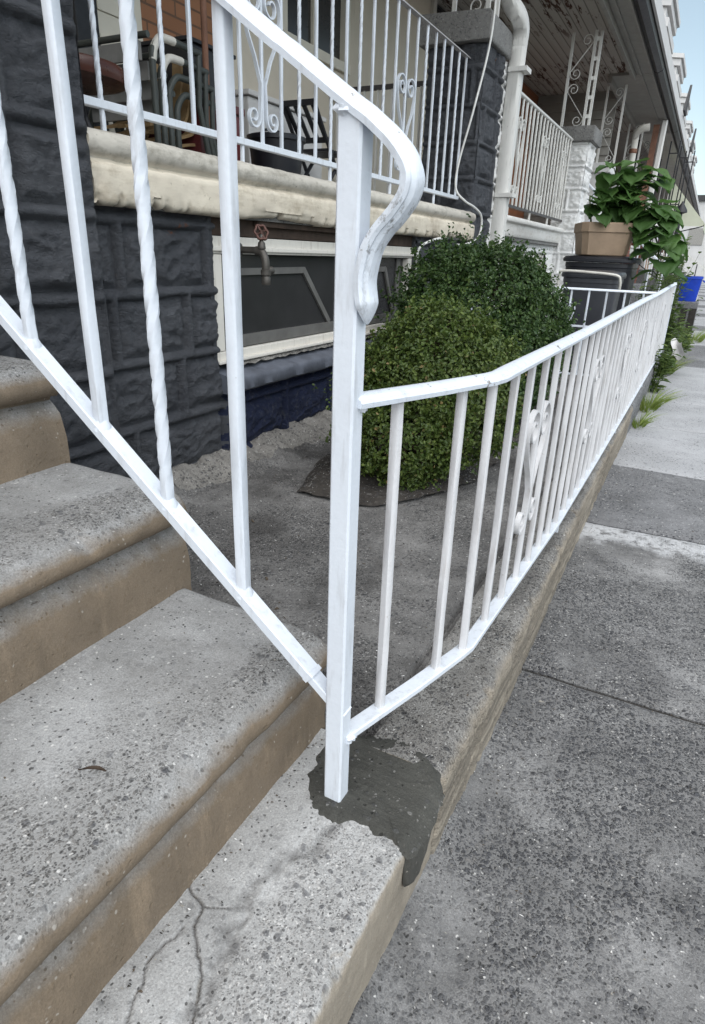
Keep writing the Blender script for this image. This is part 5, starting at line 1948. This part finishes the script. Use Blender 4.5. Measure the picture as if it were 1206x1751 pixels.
ba = wheelie_bin('trash_bin', 'black wheeled trash bin carrying the tan planter', -1.17, -0.56, 6.15, 6.85, 0.045, M['black_plastic'], M['black_plastic'])
b_ = wheelie_bin('trash_bin', 'shorter charcoal trash bin with a pale handle rim in front of the planter bin', -1.06, -0.60, 5.62, 6.12, -0.07, M['grey_plastic'], M['grey_plastic'])
b = MB()
b.tube(smooth_path([(-1.07, 5.64, -0.30), (-1.062, 5.61, -0.12), (-1.03, 5.60, -0.082), (-0.83, 5.595, -0.085), (-0.63, 5.60, -0.10), (-0.595, 5.61, -0.14), (-0.592, 5.63, -0.2)], 6), 0.010, 8)
b.build('handle', M['tape'], b_, smooth=60)

pl = thing('planter', 'tan faceted plastic planter with a rim band on top of the black bin', 'planter', (-0.85, 6.4, 0.05))
b = MB()
pcx, pcy = -0.885, 6.40


def octa(r, ch, rot):
    P = []
    for (a, c) in ((r, -r + ch), (r, r - ch), (r - ch, r), (-r + ch, r), (-r, r - ch), (-r, -r + ch), (-r + ch, -r), (r - ch, -r)):
        P.append((pcx + a * math.cos(rot) - c * math.sin(rot), pcy + a * math.sin(rot) + c * math.cos(rot)))
    return P


lv = [(0.185, 0.045), (0.19, 0.052), (0.214, 0.225), (0.222, 0.226), (0.226, 0.23), (0.228, 0.298), (0.224, 0.304), (0.205, 0.304), (0.202, 0.27)]
for (r_, z) in lv:
    for (x, y) in octa(r_, r_ * 0.22, 0.35):
        b.v.append((x, y, z))
for i in range(len(lv) - 1):
    for q in range(8):
        q2 = (q + 1) % 8
        b.face((i * 8 + q, i * 8 + q2, i * 8 + 8 + q2, i * 8 + 8 + q))
b.face(list(range(8))[::-1])
b.face([(len(lv) - 1) * 8 + q for q in range(8)])
b.build('pot', M['clay'], pl, smooth=25)
b = MB()
b.grid(lambda u, v: (pcx - 0.15 + 0.3 * u, pcy - 0.15 + 0.3 * v, 0.28 + 0.02 * noise.noise(Vector((u * 8, v * 8, 0)))), 12, 12)
b.build('soil', M['soil'], pl, smooth=60)


def broad_leaf(b, base, d, size, up=Vector((0, 0, 1)), droop=0.35, lobes=True):
    """heart-shaped leaf blade from its stalk end, folded along the midrib and drooping"""
    d = Vector(d).normalized()
    s_ = d.cross(up)
    if s_.length < 1e-3:
        s_ = Vector((1, 0, 0))
    s_.normalize()
    nrm = s_.cross(d).normalized()
    n0 = len(b.v)
    nu, nv = 10, 8
    for i in range(nu + 1):
        t = i / nu
        w = 0.62 * math.sin(math.pi * min(1, 0.10 + 0.90 * t) ** 0.72) ** 0.8 * (1 - 0.25 * t)
        w = max(w, 0.02)
        back = -0.16 if i == 0 else 0
        for j in range(nv + 1):
            q = (j / nv - 0.5) * 2
            wob = 1 + 0.10 * math.sin(t * 19 + j) * abs(q)
            x = t * size + (-0.22 * size * (abs(q) ** 1.4) * max(0, 1 - t * 2.2))
            yv = q * w * size * wob
            z = (abs(q) ** 1.3) * size * 0.12 - droop * size * t * t - 0.05 * size * math.sin(abs(q) * 9 + t * 7) * abs(q)
            p = Vector(base) + d * x + s_ * yv + nrm * z
            b.v.append(tuple(p))
    for i in range(nu):
        for j in range(nv):
            a = n0 + i * (nv + 1) + j
            b.face((a, a + 1, a + nv + 2, a + nv + 1))


rg = random.Random(5)
pv = thing('leafy_plant', 'big leaved green plant growing out of the tan planter and hanging over its side', 'plant', (pcx, pcy, 0.28))
lb, sb = MB(), MB()
tips = []
stems = [[(pcx - 0.03, pcy, 0.28), (pcx - 0.02, pcy, 0.5), (pcx + 0.03, pcy - 0.03, 0.72)],
         [(pcx + 0.06, pcy + 0.05, 0.28), (pcx + 0.15, pcy + 0.1, 0.52), (pcx + 0.27, pcy + 0.15, 0.60)],
         [(pcx + 0.12, pcy, 0.28), (pcx + 0.28, pcy + 0.02, 0.40), (pcx + 0.44, pcy + 0.05, 0.30), (pcx + 0.52, pcy + 0.1, 0.08)],
         [(pcx - 0.1, pcy - 0.1, 0.28), (pcx - 0.13, pcy - 0.12, 0.42), (pcx - 0.15, pcy - 0.1, 0.52)],
         [(pcx + 0.12, pcy + 0.1, 0.28), (pcx + 0.25, pcy + 0.3, 0.42), (pcx + 0.42, pcy + 0.5, 0.42)],
         [(pcx + 0.12, pcy + 0.05, 0.28), (pcx + 0.34, pcy + 0.0, 0.32), (pcx + 0.47, pcy - 0.05, 0.1), (pcx + 0.50, pcy - 0.05, -0.12)],
         [(pcx + 0.05, pcy + 0.05, 0.28), (pcx + 0.12, pcy + 0.1, 0.55), (pcx + 0.22, pcy + 0.12, 0.74)]]
for si, stp in enumerate(stems):
    P = smooth_path(stp, 8)
    sb.tube(P, 0.009, 7, scale=lambda t: 1 - 0.5 * t)
    nl_ = (16, 16, 20, 5, 10, 16, 12)[si]
    for k in range(nl_):
        t = 0.25 + 0.75 * (k + rg.random() * 0.5) / nl_
        p = P[min(len(P) - 1, int(t * (len(P) - 1)))]
        a = rg.uniform(0, 2 * math.pi)
        if rg.random() < 0.55:
            a = rg.uniform(-2.4, 0.2)
        d = Vector((math.cos(a), math.sin(a), rg.uniform(-0.3, 0.45)))
        q = p + d * rg.uniform(0.05, 0.12) + Vector((0, 0, 0.03))
        sb.tube([p, (p + q) / 2 + Vector((0, 0, 0.02)), q], 0.004, 5)
        broad_leaf(lb, q, d + Vector((0, 0, -0.25)), rg.uniform(0.12, 0.215), droop=rg.uniform(0.2, 0.6))
lb.build('foliage', M['big_leaf'], pv, smooth=60, recalc=False)
sb.build('stem', M['weed_leaf'], pv, smooth=60)

# blue recycling bucket on a grey block
cbk = thing('cinder_block', 'grey concrete block under the blue recycling bin', 'block', (-0.2, 12.1, ZS))
b = MB()
b.box(-0.36, -0.04, 12.0, 12.4, ZS, -0.56)
b.build('shell', M['walk_mid'], cbk, bevel=0.015)
for xx in (-0.28, -0.15):
    b = MB()
    b.box(xx, xx + 0.10, 11.985, 11.998, ZS + 0.1, -0.66)
    b.build('hollow', M['crevice'], cbk)  # dark plate on the block face, painted shade for an opening
bb = thing('recycling_bin', 'bright blue recycling bin standing on the grey block by the sidewalk', 'bin', (-0.22, 12.2, -0.56))
b = MB()
rr = [(0.78, -0.558), (0.80, -0.54), (0.97, -0.22), (1.03, -0.215), (1.03, -0.18), (0.97, -0.178), (0.94, -0.22)]
for (k_, z) in rr:
    for q in range(32):
        a = 2 * math.pi * q / 32
        ca, sa = math.cos(a), math.sin(a)
        b.v.append((-0.225 + 0.17 * k_ * math.copysign(abs(ca) ** 0.4, ca), 12.2 + 0.2 * k_ * math.copysign(abs(sa) ** 0.4, sa), z))
for i in range(len(rr) - 1):
    for q in range(32):
        q2 = (q + 1) % 32
        b.face((i * 32 + q, i * 32 + q2, i * 32 + 32 + q2, i * 32 + 32 + q))
b.face(list(range(32))[::-1])
b.face([(len(rr) - 1) * 32 + q for q in range(32)])
b.build('body', M['blue_plastic'], bb, smooth=40)
for s_ in (-1, 1):
    b = MB()
    b.tube(smooth_path([(-0.225 + s_ * 0.175, 12.12, -0.24), (-0.225 + s_ * 0.205, 12.16, -0.26), (-0.225 + s_ * 0.205, 12.24, -0.26), (-0.225 + s_ * 0.175, 12.28, -0.24)], 4), 0.01, 6)
    b.build('handle', M['blue_plastic'], bb, smooth=60)

# ================================================================== boxwood shrubs
def shrub(label, lumps, n, leaf, mat, core_k, seed, base, grp='clipped boxwood shrubs in the yard'):
    rg = random.Random(seed)
    t = thing('boxwood_shrub', label, 'shrub', base, grp)
    b = MB()
    cen = [Vector(l[0]) for l in lumps]
    rad = [l[1] for l in lumps]
    tot = sum(r * r for r in rad)
    count = 0
    tries = 0
    sprig = None
    while count < n and tries < n * 6:
        tries += 1
        q = rg.random() * tot
        i = 0
        while q > rad[i] ** 2 and i < len(rad) - 1:
            q -= rad[i] ** 2
            i += 1
        z = rg.uniform(-1, 1); a = rg.uniform(0, 2 * math.pi)
        s_ = math.sqrt(1 - z * z)
        d = Vector((s_ * math.cos(a), s_ * math.sin(a), z))
        depth = rg.random() ** 2.2 * 0.30
        bumpy = 1 + 0.11 * fbm(d * 3.2 + cen[i] * 2.0, 4) + 0.06 * noise.noise(d * 11 + cen[i] * 5)
        p = cen[i] + d * rad[i] * (bumpy - depth)
        if p.z < ZK + 0.01:
            continue
        if any(j != i and (p - cen[j]).length < rad[j] * 0.72 for j in range(len(cen))):
            continue
        # thin spots between the sprigs
        if noise.noise(p * 15 + Vector((seed, 0, 0))) < -0.22 and depth < 0.08:
            continue
        count += 1
        if rg.random() < 0.5:                                   # leaves gathered into little upright sprigs
            if sprig is None or sprig[3] <= 0:
                sd_ = (d + Vector((rg.uniform(-.5, .5), rg.uniform(-.5, .5), rg.uniform(0.1, .9)))).normalized()
                sprig = [p.copy(), sd_, rg.uniform(0.03, 0.065) * rad[0] / 0.3 * (2.1 if rg.random() < 0.10 else 1.0), rg.randint(10, 18)]
            sprig[3] -= 1
            p = sprig[0] + sprig[1] * sprig[2] * rg.uniform(-0.2, 1.0) + Vector((rg.gauss(0, 1), rg.gauss(0, 1), rg.gauss(0, 1))) * leaf * 0.45
            d = (sprig[1] * 0.6 + d).normalized()
        nrm = (d + Vector((rg.uniform(-.8, .8), rg.uniform(-.8, .8), rg.uniform(-.5, .9)))).normalized()
        tg = nrm.orthogonal().normalized()
        tg.rotate(Matrix.Rotation(rg.uniform(0, 6.28), 3, nrm))
        bt = nrm.cross(tg)
        L = leaf * rg.uniform(0.7, 1.25)
        wd = L * 0.30
        n0 = len(b.v)
        lift = nrm * L * 0.12
        for (u, v, h) in ((-0.5, 0, 0), (-0.12, wd / L, 1), (0.25, wd / L * 0.85, 1), (0.5, 0, 0), (0.25, -wd / L * 0.85, 1), (-0.12, -wd / L, 1), (0.05, 0, 0)):
            b.v.append(tuple(p + tg * u * L + bt * v * L + lift * h))
        b.face((n0, n0 + 1, n0 + 6)); b.face((n0 + 1, n0 + 2, n0 + 6)); b.face((n0 + 2, n0 + 3, n0 + 6)); b.face((n0 + 3, n0 + 4, n0 + 6)); b.face((n0 + 4, n0 + 5, n0 + 6)); b.face((n0 + 5, n0, n0 + 6))
    b.build('foliage', mat, t, recalc=False)
    b = MB()
    base_v = Vector(base)
    for (c_, r_) in zip(cen, rad):
        mid = (base_v + c_) / 2 + Vector((rg.uniform(-.04, .04), rg.uniform(-.04, .04), 0))
        b.tube(smooth_path([base_v, mid, c_], 5), 0.012, 7, scale=lambda t_: 1 - 0.5 * t_)
        for k in range(14):
            z = rg.uniform(-1, 1); a = rg.uniform(0, 6.28); s_ = math.sqrt(1 - z * z)
            e = c_ + Vector((s_ * math.cos(a), s_ * math.sin(a), z)) * r_ * 0.86
            if e.z < ZK:
                continue
            b.tube([c_, (c_ + e) / 2 + Vector((0, 0, 0.02)), e], 0.005, 5, scale=lambda t_: 1 - 0.6 * t_)
    b.build('stem', M['bark'], t, smooth=60)
    return t


shrub('nearer olive green boxwood shrub with a few dry sprigs behind the low fence',
      [((-0.93, 2.50, -0.50), 0.29), ((-0.90, 2.50, -0.37), 0.20), ((-1.10, 2.42, -0.58), 0.20), ((-0.76, 2.48, -0.60), 0.20), ((-0.95, 2.33, -0.70), 0.20), ((-0.80, 2.60, -0.45), 0.20), ((-1.12, 2.40, -0.72), 0.17), ((-0.88, 2.38, -0.52), 0.17)],
      46000, 0.0165, M['box_leaf'], 0.7, 3, (-0.93, 2.48, ZK))
shrub('larger dark green boxwood shrub behind, under the cream ledge and its cable',
      [((-1.12, 3.75, -0.36), 0.42), ((-1.30, 3.72, -0.25), 0.30), ((-0.97, 3.82, -0.36), 0.32), ((-1.05, 3.72, -0.20), 0.26), ((-0.90, 3.75, -0.52), 0.26), ((-1.25, 3.5, -0.5), 0.30), ((-0.95, 3.5, -0.60), 0.30), ((-0.90, 3.95, -0.42), 0.24)],
      56000, 0.0205, M['box_leaf_dark'], 0.7, 9, (-1.05, 3.7, ZK))


# ================================================================== weeds and grass along the kerb
def grass_tuft(label, c, n, hgt, spread, seed, lean=(0, 0)):
    rg = random.Random(seed)
    b = MB()
    for k in range(n):
        a = rg.uniform(0, 6.28); r_ = spread * math.sqrt(rg.random())
        p = Vector((c[0] + r_ * math.cos(a) * 0.5, c[1] + r_ * math.sin(a) * 1.6, c[2]))
        d = Vector((math.cos(a) * 0.5 + lean[0], math.sin(a) * 0.5 + lean[1], 1.2)).normalized()
        L = hgt * rg.uniform(0.45, 1.1)
        s_ = d.cross(Vector((math.cos(a + 1), math.sin(a + 1), 0))).normalized()
        n0 = len(b.v)
        for i in range(5):
            t = i / 4
            w = 0.0035 * (1 - t) + 0.0003
            q = p + d * L * t + Vector((math.cos(a), math.sin(a), -0.6)) * L * 0.42 * t * t + Vector((lean[0], lean[1], 0)) * L * 0.3 * t * t
            b.v.append(tuple(q + s_ * w)); b.v.append(tuple(q - s_ * w))
        for i in range(4):
            m_ = n0 + 2 * i
            b.face((m_, m_ + 1, m_ + 3, m_ + 2))
    o = b.build('grass_tuft', M['grass'], None, recalc=False, base=c)
    tag(o, label, 'grass', 'grass tufts along the kerb')


def weed(label, c, n, hgt, spread, leaf, seed, mat='weed_leaf', grp='leafy weeds along the kerb', lean=(0.1, 0)):
    rg = random.Random(seed)
    t = thing('weed', label, 'weed', c, grp)
    lb, sb = MB(), MB()
    for k in range(n):
        a = rg.uniform(0, 6.28)
        e = Vector((c[0] + spread * math.cos(a) * rg.random() * 0.8 + lean[0] * hgt, c[1] + spread * math.sin(a) * rg.random() * 1.6, c[2] + hgt * rg.uniform(0.5, 1)))
        s0 = Vector((c[0] + 0.02 * math.cos(a), c[1] + spread * 0.6 * rg.uniform(-1, 1), c[2]))
        P = smooth_path([s0, (s0 + e) / 2 + Vector((rg.uniform(-.02, .02), rg.uniform(-.03, .03), 0.03)), e], 6)
        sb.tube(P, 0.0035, 5, scale=lambda q: 1 - 0.6 * q)
        for j in range(10):
            p = P[min(len(P) - 1, int((0.15 + 0.85 * j / 9) * (len(P) - 1)))]
            aa = rg.uniform(0, 6.28)
            d = Vector((math.cos(aa), math.sin(aa), rg.uniform(-0.2, 0.6))).normalized()
            L = leaf * rg.uniform(0.6, 1.25)
            s_ = d.cross(Vector((0, 0, 1))).normalized()
            n0 = len(lb.v)
            for (u, v, h) in ((0, 0, 0), (0.3, 0.22, 0.06), (0.65, 0.2, 0.03), (1.0, 0, -0.12), (0.65, -0.2, 0.03), (0.3, -0.22, 0.06)):
                lb.v.append(tuple(p + d * u * L + s_ * v * L + Vector((0, 0, h * L))))
            lb.face((n0, n0 + 1, n0 + 2, n0 + 3)); lb.face((n0, n0 + 3, n0 + 4, n0 + 5))
    lb.build('foliage', M[mat], t, recalc=False)
    sb.build('stem', M['weed_leaf'], t, smooth=60)


grass_tuft('bright green grass tuft between kerb and pale sidewalk, nearest to the post', (-0.225, 5.05, ZS), 90, 0.15, 0.08, 1, (0.08, -0.05))
grass_tuft('tall yellow green grass tuft at the foot of the kerb below the leafy weed', (-0.215, 5.75, ZS), 200, 0.24, 0.13, 2, (0.08, 0.0))
grass_tuft('wispy grass at the far end of the low fence by the sidewalk', (-0.21, 7.9, ZS), 160, 0.26, 0.18, 3, (0.1, 0))
grass_tuft('distant grass tuft beside the grey block', (0.0, 11.6, ZS), 200, 0.28, 0.25, 4, (0.1, 0))
weed('broad leaved weed poking through the fence over the kerb', (-0.24, 6.6, ZS), 16, 0.45, 0.14, 0.085, 11)
weed('bushy leafy weed at the end of the low fence', (-0.20, 7.75, ZS), 24, 0.55, 0.20, 0.085, 12)
weed('leafy weed spreading over the sidewalk in front of the blue bin', (-0.16, 9.2, ZS), 22, 0.45, 0.25, 0.09, 13)
weed('thick leafy weed leaning on the end post of the low fence', (-0.33, 8.4, ZS), 30, 0.85, 0.22, 0.10, 18)
weed('tall feathery weed behind the bins under the big leaved plant', (-0.55, 7.5, ZK), 26, 0.95, 0.28, 0.09, 14, grp='tall weeds behind the fence')
weed('tall stringy weed right of the big leaved plant', (-0.42, 8.3, ZK), 26, 1.05, 0.25, 0.09, 15, grp='tall weeds behind the fence')
weed('tall pale weed climbing beside the black post', (-0.50, 11.0, ZK), 26, 1.25, 0.25, 0.10, 16, grp='tall weeds behind the fence')
weed('thin weed in front of the far stair railing', (-0.30, 12.8, ZS), 18, 0.75, 0.3, 0.10, 17, grp='tall weeds behind the fence')

# white scrap of paper caught in the weeds
b = MB()
b.grid(lambda u, v: (-0.17 + 0.10 * u + 0.02 * math.sin(v * 5), 7.1 + 0.05 * math.sin(u * 4) + 0.05 * v, -0.86 + 0.16 * v + 0.02 * math.sin(u * 6)), 8, 8)
tag(b.build('paper_scrap', M['bay'], None, smooth=60, recalc=False, base=(-0.12, 7.1, -0.86)), 'white scrap of paper caught in the weeds by the fence', 'paper')

# ================================================================== litter
rg = random.Random(21)
b = MB()


def chip(x, y, z, s_):
    n0 = len(b.v)
    k = rg.randint(4, 6)
    a0 = rg.uniform(0, 6.28)
    tx, ty = rg.uniform(-.3, .3), rg.uniform(-.3, .3)
    for layer in (0, 1):
        for q in range(k):
            a = a0 + 6.283 * q / k
            r_ = s_ * (0.6 + 0.4 * math.sin(q * 2.4 + a0)) * (1.0 if layer == 0 else 0.75)
            dx, dy = r_ * math.cos(a) * 1.3, r_ * math.sin(a) * 0.7
            b.v.append((x + dx, y + dy, z + dx * tx + dy * ty + layer * s_ * 0.35))
    b.face([n0 + k + q for q in range(k)])
    for q in range(k):
        b.face((n0 + q, n0 + (q + 1) % k, n0 + k + (q + 1) % k, n0 + k + q))


for k in range(520):
    y = 0.9 + 4.0 * rg.random() ** 1.3
    x = rg.uniform(-1.55, -0.43)
    chip(x, y, yard((x + 1.8) / 1.4, (y - 0.8) / 4.6)[2] + 0.002, rg.uniform(0.0018, 0.005) * (2.2 if rg.random() < 0.07 else 1))
for k in range(1100):
    y = 0.25 + 6 * rg.random() ** 1.8
    x = -0.23 + 1.3 * rg.random() ** 1.3
    if rg.random() < 0.35:
        x = kerb_x(y) + 0.015 + abs(rg.gauss(0, 0.035))
    chip(x, y, ZS + 0.003, rg.uniform(0.0014, 0.004) * (2.0 if rg.random() < 0.04 else 1))
for k in range(260):
    y = 0.9 + 3 * rg.random()
    x = kerb_x(y) - rg.uniform(0.01, 0.15)
    chip(x, y, ZK + 0.005, rg.uniform(0.0012, 0.0035))
for k in range(170):
    i = rg.randint(0, 2)
    y = rg.uniform(0.1, 0.85)
    x = riser_x[i] - rg.uniform(0.02, 0.3)
    chip(x, y, tread_z[i] + 0.003, rg.uniform(0.001, 0.003))
for k in range(70):
    y = rg.uniform(0.2, 0.86)
    x = -0.5 + abs(rg.gauss(0, 0.02)) + 0.004
    chip(x, y, ZK + 0.002, rg.uniform(0.0015, 0.004))
o = b.build('litter', M['litter'], None, recalc=False)
o['kind'] = 'stuff'
b = MB()
b.grid(lambda u, v: (-0.62 + 0.034 * u + 0.004 * v, 0.42 + 0.016 * u + 0.010 * (v - 0.5) * math.sin(math.pi * u), tread_z[0] + 0.008 + 0.006 * abs(v - 0.5) + 0.004 * math.sin(u * 3)), 10, 4)
tag(b.build('dry_leaf', M['dry_leaf'], None, smooth=60, recalc=False, base=(-0.6, 0.43, tread_z[0])), 'narrow curled dry leaf lying on the second step', 'leaf')
